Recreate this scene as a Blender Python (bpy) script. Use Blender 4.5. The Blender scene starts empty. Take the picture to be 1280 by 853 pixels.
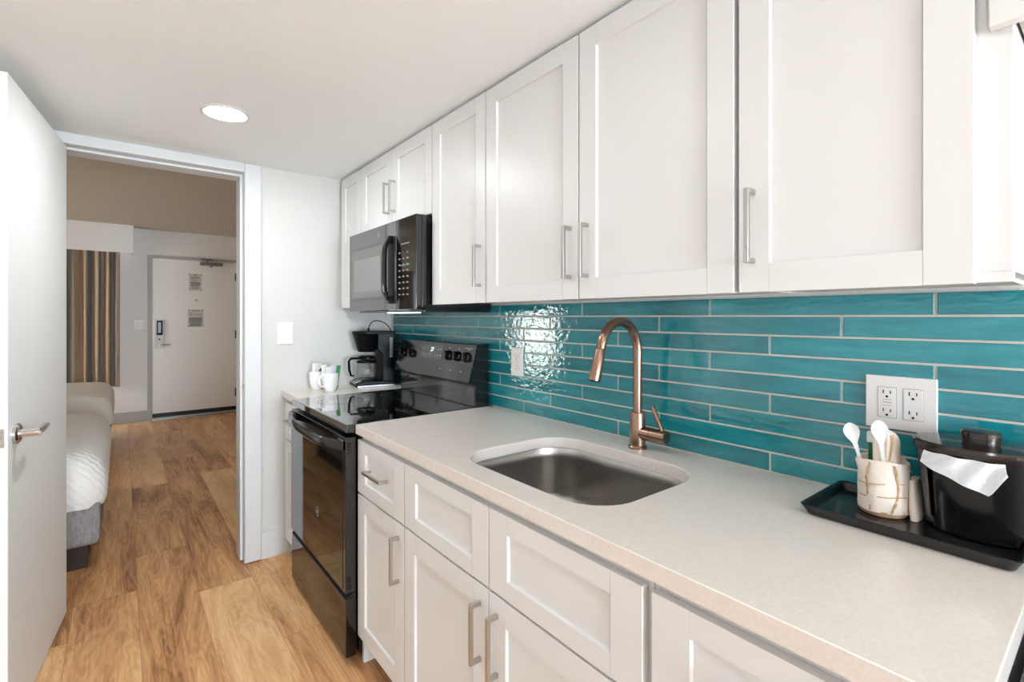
import bpy, bmesh, math, random
from mathutils import Vector, Matrix

C = bpy.context.scene.collection
SC = bpy.context.scene
random.seed(7)

# ------------------------------------------------------------------ camera
F_PX, TH = 614.0, math.radians(38.463)
cd = bpy.data.cameras.new('camera'); cam = bpy.data.objects.new('camera', cd); C.objects.link(cam)
cam.location = (-1.357, 0.0, 1.3256)
cam.rotation_euler = (math.pi / 2, 0, -TH)
cd.sensor_width = 36.0; cd.lens = F_PX * 36.0 / 1280.0
cd.shift_y = -30.25 / 1280.0
cd.clip_start = 0.02
SC.camera = cam

# ------------------------------------------------------------------ world, exposure, large lights
w = bpy.data.worlds.new('world'); SC.world = w; w.use_nodes = True
w.node_tree.nodes['Background'].inputs[0].default_value = (0.85, 0.93, 1.0, 1)
w.node_tree.nodes['Background'].inputs[1].default_value = 1.0
SC.view_settings.view_transform = 'Standard'; SC.view_settings.look = 'None'
SC.view_settings.gamma = 1.0; SC.view_settings.use_curve_mapping = False
SC.view_settings.exposure = 0.05
SC.cycles.use_denoising = True
SC.cycles.max_bounces = 12; SC.cycles.diffuse_bounces = 6; SC.cycles.glossy_bounces = 6
SC.cycles.sample_clamp_indirect = 6.0
LAMP_NEAR = 50.0
LAMP_FILL = 26.0  # added lamp, out of view, that brightens the middle of the kitchen
LAMP_EMIT = 210.0          # recessed ceiling lamps
FILL_TILT = 30.0  # added back fill is tipped upward to brighten the ceiling
BACK_FILL = 310.0         # fill light at an added, unseen end window, watts
ROOM_WIN = 1.5          # bedroom window panes

def area(name, loc, rot, sx, sy, power, col=(1, 1, 1)):
    l = bpy.data.lights.new(name, 'AREA'); l.shape = 'RECTANGLE'; l.size = sx; l.size_y = sy
    l.energy = power; l.color = col
    o = bpy.data.objects.new(name, l); o.location = loc; o.rotation_euler = rot; C.objects.link(o)
    return o
area('fill_back', (-1.05, -5.0, 1.20), (math.radians(90 + FILL_TILT), 0, 0), 1.5, 1.8, BACK_FILL, (0.86, 1.0, 1.14))  # added fill light behind the camera, no source seen there

SIDE_FILL = 8.5           # fill light at an added, unseen glass door, watts
area('fill_side', (-3.18, 0.2, 1.08), (math.radians(90), 0, math.radians(-90)), 3.3, 1.85, SIDE_FILL, (0.86, 1.0, 1.14))  # added fill light shining in from the unseen left side

# ------------------------------------------------------------------ materials
def S(r, g, b):
    def f(c):
        c /= 255.0
        return c / 12.92 if c <= 0.04045 else ((c + 0.055) / 1.055) ** 2.4
    return (f(r), f(g), f(b), 1.0)

def mat(name, col, rough=0.5, metal=0.0, spec=0.5, ior=None, coat=0.0, bump=None, aniso=0.0, emit=None, strength=0.0,
        trans=0.0, vary=None):
    m = bpy.data.materials.new(name); m.use_nodes = True
    nt = m.node_tree; b = nt.nodes['Principled BSDF']
    b.inputs['Base Color'].default_value = col
    b.inputs['Roughness'].default_value = rough
    b.inputs['Metallic'].default_value = metal
    b.inputs['Specular IOR Level'].default_value = spec
    if ior: b.inputs['IOR'].default_value = ior
    b.inputs['Coat Weight'].default_value = coat
    b.inputs['Coat Roughness'].default_value = 0.04
    b.inputs['Anisotropic'].default_value = aniso
    b.inputs['Transmission Weight'].default_value = trans
    if emit:
        b.inputs['Emission Color'].default_value = emit; b.inputs['Emission Strength'].default_value = strength
    tc = nt.nodes.new('ShaderNodeTexCoord')
    if bump:                                             # (scale, strength, distance, detail)
        n = nt.nodes.new('ShaderNodeTexNoise'); n.inputs['Scale'].default_value = bump[0]
        n.inputs['Detail'].default_value = bump[3] if len(bump) > 3 else 2
        bp = nt.nodes.new('ShaderNodeBump'); bp.inputs['Strength'].default_value = bump[1]
        bp.inputs['Distance'].default_value = bump[2]
        nt.links.new(tc.outputs['Object'], n.inputs['Vector'])
        nt.links.new(n.outputs['Fac'], bp.inputs['Height']); nt.links.new(bp.outputs['Normal'], b.inputs['Normal'])
    if vary:                                             # (colour 2, scale xyz)
        mp = nt.nodes.new('ShaderNodeMapping'); mp.inputs['Scale'].default_value = vary[1]
        n2 = nt.nodes.new('ShaderNodeTexNoise'); n2.inputs['Scale'].default_value = 1.0; n2.inputs['Detail'].default_value = 4
        r = nt.nodes.new('ShaderNodeValToRGB')
        r.color_ramp.elements[0].position = 0.35; r.color_ramp.elements[1].position = 0.65
        r.color_ramp.elements[0].color = col; r.color_ramp.elements[1].color = vary[0]
        nt.links.new(tc.outputs['Object'], mp.inputs['Vector']); nt.links.new(mp.outputs['Vector'], n2.inputs['Vector'])
        nt.links.new(n2.outputs['Fac'], r.inputs['Fac']); nt.links.new(r.outputs['Color'], b.inputs['Base Color'])
    return m

CAB = mat('white_paint_cabinet', S(224, 223, 221), 0.36, spec=0.45)
WALL = mat('wall_paint', S(234, 234, 233), 0.75, spec=0.25, bump=(95, 0.55, 0.004, 3))
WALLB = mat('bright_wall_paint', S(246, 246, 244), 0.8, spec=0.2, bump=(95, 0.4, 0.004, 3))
WALLF = mat('far_wall_paint', S(208, 206, 202), 0.7, spec=0.25, bump=(95, 0.55, 0.004, 3))  # wall paint darkened here to offset the strong lamp light on it
WALL2 = mat('bedroom_wall_paint', S(240, 239, 238), 0.8, spec=0.2, bump=(95, 0.4, 0.004, 3))
CEIL = mat('ceiling_paint', S(240, 243, 243), 0.9, spec=0.1, bump=(60, 0.15, 0.003, 2))
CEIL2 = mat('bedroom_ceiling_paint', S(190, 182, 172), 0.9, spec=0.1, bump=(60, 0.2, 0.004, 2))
TRIM = mat('trim_paint', S(210, 211, 211), 0.4, spec=0.4)
LEAF = mat('door_paint', S(230, 230, 228), 0.45, spec=0.4)
LEAF2 = mat('entry_door_paint', S(246, 246, 246), 0.5, spec=0.4)
GREYTRIM = mat('grey_trim_paint', S(176, 175, 173), 0.5, spec=0.4)
UNDER = mat('cabinet_underside', S(222, 212, 200), 0.6, spec=0.3)
GREYWOOD = mat('weathered_grey_wood', S(196, 190, 182), 0.7, spec=0.2, vary=(S(168, 160, 152), (60, 4, 60)))
COUNTER = mat('quartz_worktop', S(230, 221, 213), 0.20, spec=0.5, vary=(S(224, 214, 205), (180, 180, 180)))
GROUT = mat('grout', S(206, 202, 190), 0.85, spec=0.2)
NICKEL = mat('brushed_nickel', S(190, 186, 181), 0.32, metal=1.0)
CHROME = mat('satin_chrome', S(205, 203, 200), 0.22, metal=1.0)
STEEL = mat('brushed_stainless', S(184, 180, 176), 0.26, metal=1.0, aniso=0.6, bump=(260, 0.05, 0.0008, 1))
BRONZE = mat('brushed_bronze', S(156, 126, 108), 0.27, metal=1.0, aniso=0.4)
BLACKGLOSS = mat('black_gloss_enamel', S(20, 19, 19), 0.12, spec=0.6, ior=1.6)
BLACKGLASS = mat('black_glass', S(14, 13, 13), 0.05, spec=0.5, ior=1.75)
COOKTOP = mat('black_cooktop_glass', S(10, 10, 10), 0.03, spec=0.5, ior=1.7, coat=1.0)
BLACKPL = mat('black_plastic', S(9, 9, 9), 0.34, spec=0.15)
BLACKMATT = mat('black_matt', S(16, 15, 15), 0.6, spec=0.3)
BROWNBLK = mat('brown_black_plastic', S(36, 24, 20), 0.15, spec=0.6)
GREYMARK = mat('grey_print', S(170, 170, 170), 0.5)
DARKMARK = mat('dark_print', S(70, 70, 70), 0.7)
WHITEMARK = mat('white_print', S(225, 225, 225), 0.5)
DIGIT = mat('display_digits', S(200, 225, 225), 0.5, emit=(0.75, 0.95, 1.0, 1), strength=1.5)
PLATE = mat('white_cover_plate', S(236, 231, 228), 0.35, spec=0.5)
PORC = mat('white_porcelain', S(244, 243, 244), 0.12, spec=0.5)
NOTICE = mat('notice_paper', S(214, 213, 211), 0.8)
PAPER = mat('paper', S(218, 217, 214), 0.8)
PLWHITE = mat('white_plastic', S(244, 243, 240), 0.25)
GREEN = mat('green_paper', S(38, 130, 52), 0.6)
GREENP = mat('green_plastic', S(20, 96, 48), 0.25)
LILAC = mat('lilac_paper', S(206, 202, 222), 0.6)
BROWNP = mat('brown_print', S(70, 52, 50), 0.6)
LINER = mat('translucent_liner', S(226, 226, 228), 0.25, spec=0.6, bump=(70, 0.5, 0.006, 3))
QUILT = None
FABRIC = mat('grey_bed_fabric', S(158, 152, 150), 0.95, spec=0.1, bump=(400, 0.4, 0.003, 2), vary=(S(134, 128, 128), (90, 90, 30)))
DARKBASE = mat('dark_plinth', S(46, 32, 24), 0.7)
LAMP = mat('lamp_diffuser', S(250, 248, 244), 0.5, emit=(0.93, 0.985, 1.01, 1), strength=LAMP_EMIT)
SKYPANE = mat('bright_window_glass', S(230, 240, 250), 0.3, emit=(0.80, 0.90, 1.05, 1), strength=ROOM_WIN * 3.0)
SKYPANE2 = mat('bright_side_window_glass', S(240, 242, 236), 0.3, emit=(1.0, 0.98, 0.90, 1), strength=19.0)
BACKPANE = mat('added_window_glass', S(230, 240, 250), 0.3, emit=(0.9, 0.95, 1.0, 1), strength=0.0)  # panes of the two added, unseen windows; they emit nothing
BLUEGAP = mat('sheer_curtain', S(170, 195, 215), 0.8)

def glass_mat():
    m = bpy.data.materials.new('clear_glass'); m.use_nodes = True
    b = m.node_tree.nodes['Principled BSDF']
    b.inputs['Base Color'].default_value = (0.96, 0.97, 0.97, 1); b.inputs['Roughness'].default_value = 0.02
    b.inputs['Transmission Weight'].default_value = 1.0; b.inputs['IOR'].default_value = 1.3
    return m
GLASS = glass_mat()

def tile_mat():
    m = bpy.data.materials.new('teal_glazed_tile'); m.use_nodes = True
    nt = m.node_tree; N = nt.nodes; L = nt.links; b = N['Principled BSDF']
    tc = N.new('ShaderNodeTexCoord'); geo = N.new('ShaderNodeNewGeometry')
    mp = N.new('ShaderNodeMapping'); mp.inputs['Scale'].default_value = (1, 7, 55)
    L.new(tc.outputs['Object'], mp.inputs['Vector'])
    n = N.new('ShaderNodeTexNoise'); n.inputs['Scale'].default_value = 1.0; n.inputs['Detail'].default_value = 6; n.inputs['Roughness'].default_value = 0.68
    L.new(mp.outputs['Vector'], n.inputs['Vector'])
    mul = N.new('ShaderNodeMath'); mul.operation = 'MULTIPLY_ADD'; mul.inputs[1].default_value = 0.30
    L.new(geo.outputs['Random Per Island'], mul.inputs[0]); L.new(n.outputs['Fac'], mul.inputs[2])
    r = N.new('ShaderNodeValToRGB'); e = r.color_ramp.elements
    e[0].position = 0.38; e[0].color = S(10, 104, 116); e[1].position = 0.95; e[1].color = S(46, 152, 160)
    e2 = r.color_ramp.elements.new(0.66); e2.color = S(24, 130, 140)
    L.new(mul.outputs[0], r.inputs['Fac']); L.new(r.outputs['Color'], b.inputs['Base Color'])
    b.inputs['Roughness'].default_value = 0.06; b.inputs['IOR'].default_value = 1.62
    mp2 = N.new('ShaderNodeMapping'); mp2.inputs['Scale'].default_value = (1, 34, 62)
    L.new(tc.outputs['Object'], mp2.inputs['Vector'])
    n2 = N.new('ShaderNodeTexNoise'); n2.inputs['Scale'].default_value = 1.0; n2.inputs['Detail'].default_value = 2.5
    L.new(mp2.outputs['Vector'], n2.inputs['Vector'])
    bp = N.new('ShaderNodeBump'); bp.inputs['Strength'].default_value = 0.42; bp.inputs['Distance'].default_value = 0.0030
    L.new(n2.outputs['Fac'], bp.inputs['Height']); L.new(bp.outputs['Normal'], b.inputs['Normal'])
    return m
TILE = tile_mat()

def floor_mat():
    m = bpy.data.materials.new('oak_plank_floor'); m.use_nodes = True
    nt = m.node_tree; N = nt.nodes; L = nt.links; b = N['Principled BSDF']
    W, LEN = 0.2316, 1.37
    tc = N.new('ShaderNodeTexCoord'); sep = N.new('ShaderNodeSeparateXYZ'); L.new(tc.outputs['Object'], sep.inputs[0])
    def math_(op, a, bb=None, c=None):
        n = N.new('ShaderNodeMath'); n.operation = op
        for i, v in enumerate((a, bb, c)):
            if v is None: continue
            if isinstance(v, (int, float)): n.inputs[i].default_value = v
            else: L.new(v, n.inputs[i])
        return n.outputs[0]
    u = math_('DIVIDE', math_('ADD', sep.outputs[0], 1.298 + W * 20), W)
    row = math_('FLOOR', u); fu = math_('SUBTRACT', u, row)
    ends = {2: 2.686, 3: 2.995, 4: 3.404, 5: 2.789, 6: 2.175, 7: 2.55, 0: 3.10, 1: 2.30}      # where the butt joints fall, row by row
    wn = N.new('ShaderNodeValToRGB'); wn.color_ramp.interpolation = 'CONSTANT'
    for k_ in range(8):
        sh = (-(ends[k_] + 20.0) / LEN) % 1.0
        el = wn.color_ramp.elements[0] if k_ == 0 else wn.color_ramp.elements.new(k_ / 8.0 - 0.01)
        if k_ == 0: wn.color_ramp.elements.remove(wn.color_ramp.elements[1]); el = wn.color_ramp.elements[0]; el.position = 0.0
        el.color = (sh, sh, sh, 1)
    L.new(math_('DIVIDE', math_('MODULO', row, 8.0), 8.0), wn.inputs['Fac'])
    v = math_('DIVIDE', math_('ADD', sep.outputs[1], math_('MULTIPLY_ADD', wn.outputs['Color'], LEN, 20.0)), LEN)
    col = math_('FLOOR', v); fv = math_('SUBTRACT', v, col)
    cmb = N.new('ShaderNodeCombineXYZ'); L.new(row, cmb.inputs[0]); L.new(col, cmb.inputs[1])
    wn2 = N.new('ShaderNodeTexWhiteNoise'); wn2.noise_dimensions = '2D'; L.new(cmb.outputs[0], wn2.inputs['Vector'])
    rnd = wn2.outputs['Value']
    # grain coordinates: shifted for each plank
    gx = math_('MULTIPLY_ADD', rnd, 37.0, sep.outputs[0]); gy = math_('MULTIPLY_ADD', rnd, 11.0, sep.outputs[1])
    g = N.new('ShaderNodeCombineXYZ'); L.new(gx, g.inputs[0]); L.new(gy, g.inputs[1])
    mp = N.new('ShaderNodeMapping'); mp.inputs['Scale'].default_value = (5.5, 0.75, 1); L.new(g.outputs[0], mp.inputs['Vector'])
    big = N.new('ShaderNodeTexNoise'); big.inputs['Scale'].default_value = 1; big.inputs['Detail'].default_value = 4; big.inputs['Distortion'].default_value = 1.4
    L.new(mp.outputs[0], big.inputs['Vector'])
    mp2 = N.new('ShaderNodeMapping'); mp2.inputs['Scale'].default_value = (70, 4.0, 1); L.new(g.outputs[0], mp2.inputs['Vector'])
    fine = N.new('ShaderNodeTexNoise'); fine.inputs['Scale'].default_value = 1; fine.inputs['Detail'].default_value = 5; fine.inputs['Roughness'].default_value = 0.62
    L.new(mp2.outputs[0], fine.inputs['Vector'])
    # cathedral rings
    ring = math_('SINE', math_('MULTIPLY', big.outputs['Fac'], 110.0))
    t = math_('ADD', math_('MULTIPLY_ADD', big.outputs['Fac'], 0.80, math_('MULTIPLY', fine.outputs['Fac'], 0.48)),
              math_('MULTIPLY_ADD', rnd, 0.24, math_('MULTIPLY', ring, 0.045)))
    r = N.new('ShaderNodeValToRGB'); e = r.color_ramp.elements
    e[0].position = 0.50; e[0].color = S(242, 202, 150); e[1].position = 1.0; e[1].color = S(132, 84, 50)
    for p, c in ((0.66, S(228, 178, 124)), (0.82, S(200, 146, 98))):
        x = r.color_ramp.elements.new(min(p, 1.0)); x.color = c
    tn = math_('MULTIPLY', t, 0.97); L.new(tn, r.inputs['Fac'])
    # knots
    mp3 = N.new('ShaderNodeMapping'); mp3.inputs['Scale'].default_value = (5.0, 2.2, 1); L.new(g.outputs[0], mp3.inputs['Vector'])
    vo = N.new('ShaderNodeTexVoronoi'); vo.inputs['Scale'].default_value = 1.0; L.new(mp3.outputs[0], vo.inputs['Vector'])
    kn = N.new('ShaderNodeMapRange'); kn.inputs[1].default_value = 0.03; kn.inputs[2].default_value = 0.12
    kn.inputs[3].default_value = 0.75; kn.inputs[4].default_value = 0.0
    L.new(math_('MULTIPLY_ADD', fine.outputs['Fac'], 0.05, vo.outputs['Distance']), kn.inputs[0])
    mx = N.new('ShaderNodeMix'); mx.data_type = 'RGBA'; L.new(kn.outputs[0], mx.inputs[0]); L.new(r.outputs[0], mx.inputs[6])
    mx.inputs[7].default_value = S(104, 68, 44)
    # joints
    gap = math_('MAXIMUM', math_('GREATER_THAN', math_('ABSOLUTE', math_('SUBTRACT', fu, 0.5)), 0.5 - 0.004),
                math_('GREATER_THAN', math_('ABSOLUTE', math_('SUBTRACT', fv, 0.5)), 0.5 - 0.0009))
    mx2 = N.new('ShaderNodeMix'); mx2.data_type = 'RGBA'; L.new(math_('MULTIPLY', gap, 0.55), mx2.inputs[0]); L.new(mx.outputs[2], mx2.inputs[6])
    mx2.inputs[7].default_value = S(92, 60, 40)
    L.new(mx2.outputs[2], b.inputs['Base Color'])
    b.inputs['Roughness'].default_value = 0.42; b.inputs['Specular IOR Level'].default_value = 0.4
    bp = N.new('ShaderNodeBump'); bp.inputs['Strength'].default_value = 0.15; bp.inputs['Distance'].default_value = 0.002
    L.new(fine.outputs['Fac'], bp.inputs['Height']); L.new(bp.outputs['Normal'], b.inputs['Normal'])
    return m
FLOOR = floor_mat()

def quilt_mat():
    m = bpy.data.materials.new('white_ribbed_quilt'); m.use_nodes = True
    nt = m.node_tree; N = nt.nodes; L = nt.links; b = N['Principled BSDF']
    b.inputs['Base Color'].default_value = S(240, 238, 234); b.inputs['Roughness'].default_value = 0.85
    tc = N.new('ShaderNodeTexCoord')
    wv = N.new('ShaderNodeTexWave'); wv.wave_type = 'BANDS'; wv.bands_direction = 'DIAGONAL'; wv.inputs['Scale'].default_value = 13
    wv.inputs['Distortion'].default_value = 3.5; wv.inputs['Detail'].default_value = 2; wv.inputs['Detail Scale'].default_value = 2
    L.new(tc.outputs['Object'], wv.inputs['Vector'])
    bp = N.new('ShaderNodeBump'); bp.inputs['Strength'].default_value = 0.35; bp.inputs['Distance'].default_value = 0.010
    L.new(wv.outputs['Fac'], bp.inputs['Height']); L.new(bp.outputs['Normal'], b.inputs['Normal'])
    return m
QUILT = quilt_mat()

def curtain_mat():
    m = bpy.data.materials.new('striped_curtain'); m.use_nodes = True
    nt = m.node_tree; N = nt.nodes; L = nt.links; b = N['Principled BSDF']
    b.inputs['Roughness'].default_value = 0.9
    tc = N.new('ShaderNodeTexCoord'); mp = N.new('ShaderNodeMapping'); mp.inputs['Scale'].default_value = (19.0, 0.0, 0.0)
    L.new(tc.outputs['Object'], mp.inputs['Vector'])
    n = N.new('ShaderNodeTexNoise'); n.inputs['Scale'].default_value = 1.0; n.inputs['Detail'].default_value = 1.0
    L.new(mp.outputs[0], n.inputs['Vector'])
    r = N.new('ShaderNodeValToRGB'); e = r.color_ramp.elements
    e[0].position = 0.42; e[0].color = S(118, 122, 132); e[1].position = 0.54; e[1].color = S(190, 164, 136)
    L.new(n.outputs['Fac'], r.inputs['Fac']); L.new(r.outputs[0], b.inputs['Base Color'])
    return m
CURTAIN = curtain_mat()

def cloth_mat():
    m = bpy.data.materials.new('striped_terry_cloth'); m.use_nodes = True
    nt = m.node_tree; N = nt.nodes; L = nt.links; b = N['Principled BSDF']
    b.inputs['Roughness'].default_value = 0.95; b.inputs['Specular IOR Level'].default_value = 0.1
    b.inputs['Base Color'].default_value = S(240, 226, 212)
    tc = N.new('ShaderNodeTexCoord')
    n = N.new('ShaderNodeTexNoise'); n.inputs['Scale'].default_value = 260; n.inputs['Detail'].default_value = 3
    L.new(tc.outputs['Object'], n.inputs['Vector'])
    bp = N.new('ShaderNodeBump'); bp.inputs['Strength'].default_value = 0.5; bp.inputs['Distance'].default_value = 0.0018
    L.new(n.outputs['Fac'], bp.inputs['Height']); L.new(bp.outputs['Normal'], b.inputs['Normal'])
    return m
CLOTH = cloth_mat()
CLOTHSTRIPE = mat('tan_cloth_stripe', S(196, 160, 120), 0.95, spec=0.1)

# ------------------------------------------------------------------ mesh builder
class MB:
    def __init__(s): s.bm = bmesh.new(); s.bev = False
    def _new(s, faces, mi):
        for f in faces: f.material_index = mi
    def box(s, x0, x1, y0, y1, z0, z1, bev=0.0, mi=0, seg=2):
        x0, x1 = sorted((x0, x1)); y0, y1 = sorted((y0, y1)); z0, z1 = sorted((z0, z1))
        vs = [s.bm.verts.new(p) for p in ((x0,y0,z0),(x1,y0,z0),(x1,y1,z0),(x0,y1,z0),(x0,y0,z1),(x1,y0,z1),(x1,y1,z1),(x0,y1,z1))]
        fs = [s.bm.faces.new([vs[i] for i in q]) for q in ((3,2,1,0),(4,5,6,7),(0,1,5,4),(1,2,6,5),(2,3,7,6),(3,0,4,7))]
        s._new(fs, mi)
        if bev > 0:
            s.bev = True
            es = list({e for f in fs for e in f.edges})
            r = bmesh.ops.bevel(s.bm, geom=es, offset=bev, segments=seg, profile=0.5, affect='EDGES')
            s._new(r['faces'], mi)
        return s
    def prism(s, poly, axis, a0, a1, bev=0.0, mi=0, seg=2):
        """poly: 2-D points in the plane across 'axis' (x: (y,z), y: (x,z), z: (x,y))."""
        def P(p, a): return {'x': (a, p[0], p[1]), 'y': (p[0], a, p[1]), 'z': (p[0], p[1], a)}[axis]
        A = [s.bm.verts.new(P(p, a0)) for p in poly]; B = [s.bm.verts.new(P(p, a1)) for p in poly]
        n = len(poly); fs = [s.bm.faces.new(A[::-1]), s.bm.faces.new(B)]
        for i in range(n): fs.append(s.bm.faces.new((A[i], A[(i+1) % n], B[(i+1) % n], B[i])))
        bmesh.ops.recalc_face_normals(s.bm, faces=fs)
        s._new(fs, mi)
        if bev > 0:
            s.bev = True
            es = list({e for f in fs for e in f.edges})
            r = bmesh.ops.bevel(s.bm, geom=es, offset=bev, segments=seg, profile=0.5, affect='EDGES'); s._new(r['faces'], mi)
        return s
    def tube(s, pts, rad, seg=16, caps=True, mi=0, flat=None):
        """sweep a circle (or ellipse, flat=(a,b) factors) along the points"""
        pts = [Vector(p) for p in pts]; n = len(pts)
        rad = rad if isinstance(rad, (list, tuple)) else [rad] * n
        rings = []; up = None
        for i, p in enumerate(pts):
            t = (pts[min(i+1, n-1)] - pts[max(i-1, 0)]).normalized()
            if up is None:
                up = Vector((0, 0, 1)) if abs(t.z) < 0.9 else Vector((0, 1, 0))
            a = t.cross(up)
            if a.length < 1e-6: a = t.orthogonal()
            a.normalize(); bb = a.cross(t).normalized(); up = bb
            fa, fb = flat or (1, 1)
            rings.append([s.bm.verts.new(p + a * (rad[i] * fa * math.cos(2*math.pi*k/seg)) + bb * (rad[i] * fb * math.sin(2*math.pi*k/seg))) for k in range(seg)])
        fs = []
        for i in range(n-1):
            for k in range(seg):
                fs.append(s.bm.faces.new((rings[i][k], rings[i][(k+1) % seg], rings[i+1][(k+1) % seg], rings[i+1][k])))
        if caps: fs += [s.bm.faces.new(rings[0][::-1]), s.bm.faces.new(rings[-1])]
        bmesh.ops.recalc_face_normals(s.bm, faces=fs)
        s._new(fs, mi); return s
    def lathe(s, prof, c=(0, 0), seg=40, sx=1.0, sy=1.0, mi=0, fn=None):
        """prof: list of (r, z); fn(ang, r, z)->(x,y,z) offset optional"""
        rings = []
        for r, z in prof:
            if r < 1e-6: rings.append([s.bm.verts.new((c[0], c[1], z))]); continue
            ring = []
            for k in range(seg):
                a = 2*math.pi*k/seg; rr = r; zz = z
                if fn: rr, zz = fn(a, r, z)
                ring.append(s.bm.verts.new((c[0] + rr*sx*math.cos(a), c[1] + rr*sy*math.sin(a), zz)))
            rings.append(ring)
        fs = []
        for A, B in zip(rings, rings[1:]):
            if len(A) == 1 and len(B) == 1: continue
            for k in range(seg):
                k2 = (k+1) % seg
                if len(A) == 1: fs.append(s.bm.faces.new((A[0], B[k2], B[k])))
                elif len(B) == 1: fs.append(s.bm.faces.new((A[k], A[k2], B[0])))
                else: fs.append(s.bm.faces.new((A[k], A[k2], B[k2], B[k])))
        bmesh.ops.recalc_face_normals(s.bm, faces=fs)
        s._new(fs, mi); return s
    def loft(s, loops, cap0=False, cap1=False, mi=0):
        R = [[s.bm.verts.new(p) for p in l] for l in loops]; fs = []; n = len(R[0])
        for A, B in zip(R, R[1:]):
            for k in range(n): fs.append(s.bm.faces.new((A[k], A[(k+1) % n], B[(k+1) % n], B[k])))
        if cap0: fs.append(s.bm.faces.new(R[0][::-1]))
        if cap1: fs.append(s.bm.faces.new(R[-1]))
        bmesh.ops.recalc_face_normals(s.bm, faces=fs)
        s._new(fs, mi); return s
    def grid(s, fn, nu, nv, mi=0):
        V = [[s.bm.verts.new(fn(i/nu, j/nv)) for j in range(nv+1)] for i in range(nu+1)]
        fs = [s.bm.faces.new((V[i][j], V[i+1][j], V[i+1][j+1], V[i][j+1])) for i in range(nu) for j in range(nv)]
        s._new(fs, mi); return s
    def rot(s, M):
        bmesh.ops.transform(s.bm, matrix=M, verts=s.bm.verts); return s
    def build(s, name, mats, parent=None, local=False, sharp=26):
        if parent is not None and not local:
            o = parent
            off = Vector((0, 0, 0))
            while o is not None: off += o.location; o = o.parent
            bmesh.ops.translate(s.bm, vec=-off, verts=s.bm.verts)
        s.bm.normal_update()
        for f in s.bm.faces: f.smooth = True
        lim = math.radians(sharp)
        for e in s.bm.edges:
            if len(e.link_faces) == 2:
                e.smooth = e.calc_face_angle(0.0) < (math.radians(50) if s.bev else lim)
            else: e.smooth = False
        me = bpy.data.meshes.new(name); s.bm.to_mesh(me); s.bm.free()
        for m in (mats if isinstance(mats, (list, tuple)) else [mats]): me.materials.append(m)
        ob = bpy.data.objects.new(name, me); C.objects.link(ob)
        if parent is not None: ob.parent = parent
        if s.bev:
            wn_ = ob.modifiers.new('normals', 'WEIGHTED_NORMAL'); wn_.keep_sharp = True; wn_.weight = 100
        return ob

def tag(o, label, cat, group=None, kind=None):
    o['label'] = label; o['category'] = cat
    if group: o['group'] = group
    if kind: o['kind'] = kind
    return o
def thing(name, label, cat, loc=(0, 0, 0), rz=0.0, group=None):
    o = bpy.data.objects.new(name, None); C.objects.link(o); o.location = loc; o.rotation_euler = (0, 0, rz)
    o.empty_display_size = 0.05
    return tag(o, label, cat, group)
def struct(name, mb, m, label, cat, parent=None):
    o = mb.build(name, m, parent)
    if parent is None: tag(o, label, cat, kind='structure')
    return o

# ------------------------------------------------------------------ key dimensions (metres)
YF, TW = 2.957, 0.125           # kitchen far wall face, its thickness
ZC, ZC2 = 2.147, 2.44           # ceilings of kitchen and bedroom
YE = 7.78                       # entry wall of the bedroom
XL = -1.82                      # kitchen left wall
DX0, DX1, DZ = -1.605, -0.8435, 2.097    # doorway opening
ZT = 0.914                      # worktop
XD = -0.337                     # face of the upper doors
XB = -0.650                     # face of the base doors

# ------------------------------------------------------------------ room shell
struct('floor', MB().box(-4.3, 0.9, -5.3, YE + 0.1, -0.06, 0.0), FLOOR, 'wood-look plank floor running through kitchen and bedroom', 'floor')
struct('ceiling', MB().box(-3.4, 0.12, -5.3, YF + 0.05, ZC, ZC + 0.06), CEIL, 'low white ceiling over the kitchen', 'ceiling')
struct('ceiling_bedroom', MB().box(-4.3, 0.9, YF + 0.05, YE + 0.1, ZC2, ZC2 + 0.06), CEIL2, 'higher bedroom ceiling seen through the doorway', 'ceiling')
struct('wall_right', MB().box(0.0, 0.12, -5.3, YF + TW, 0, ZC2), WALL, 'white wall behind the cabinets and teal tiles', 'wall')
struct('wall_left', MB().box(XL - 0.1, XL, 1.95, YF, 0, ZC).box(XL - 0.1, XL, -5.3, -1.6, 0, ZC), WALLB, 'white kitchen wall behind the open door', 'wall')
wl = MB(); wl.box(-3.3, -3.2, -1.7, 2.05, 0, 0.10); wl.box(-3.3, -3.2, -1.7, 2.05, 2.06, ZC); wl.box(-3.3, -3.2, -1.7, -1.5, 0.1, 2.06); wl.box(-3.3, -3.2, 1.9, 2.05, 0.1, 2.06)
wl.box(-3.2, XL - 0.1, 1.95, 2.05, 0, ZC); wl.box(-3.2, XL - 0.1, -1.7, -1.6, 0, ZC)
struct('wall_living', wl, WALLB, 'white wall around the added glass door', 'wall')
w4 = struct('added_window_4', MB().box(-3.29, -3.28, -1.5, 1.9, 0.10, 2.06), BACKPANE, 'unseen glass door added for the side fill light', 'window')
struct('frame', MB().box(-3.28, -3.22, -1.5, 1.9, 0.10, 0.15).box(-3.28, -3.22, -1.5, 1.9, 2.01, 2.06).box(-3.28, -3.22, -1.5, -1.44, 0.15, 2.01).box(-3.28, -3.22, 1.84, 1.9, 0.15, 2.01).box(-3.28, -3.22, 0.17, 0.23, 0.15, 2.01), TRIM, '', '', w4)
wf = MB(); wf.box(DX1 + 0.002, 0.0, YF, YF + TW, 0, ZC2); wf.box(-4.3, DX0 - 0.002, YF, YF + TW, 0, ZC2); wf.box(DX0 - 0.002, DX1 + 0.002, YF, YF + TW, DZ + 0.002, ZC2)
struct('wall_far', wf, WALLF, 'white textured wall with the doorway to the bedroom', 'wall')
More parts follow.
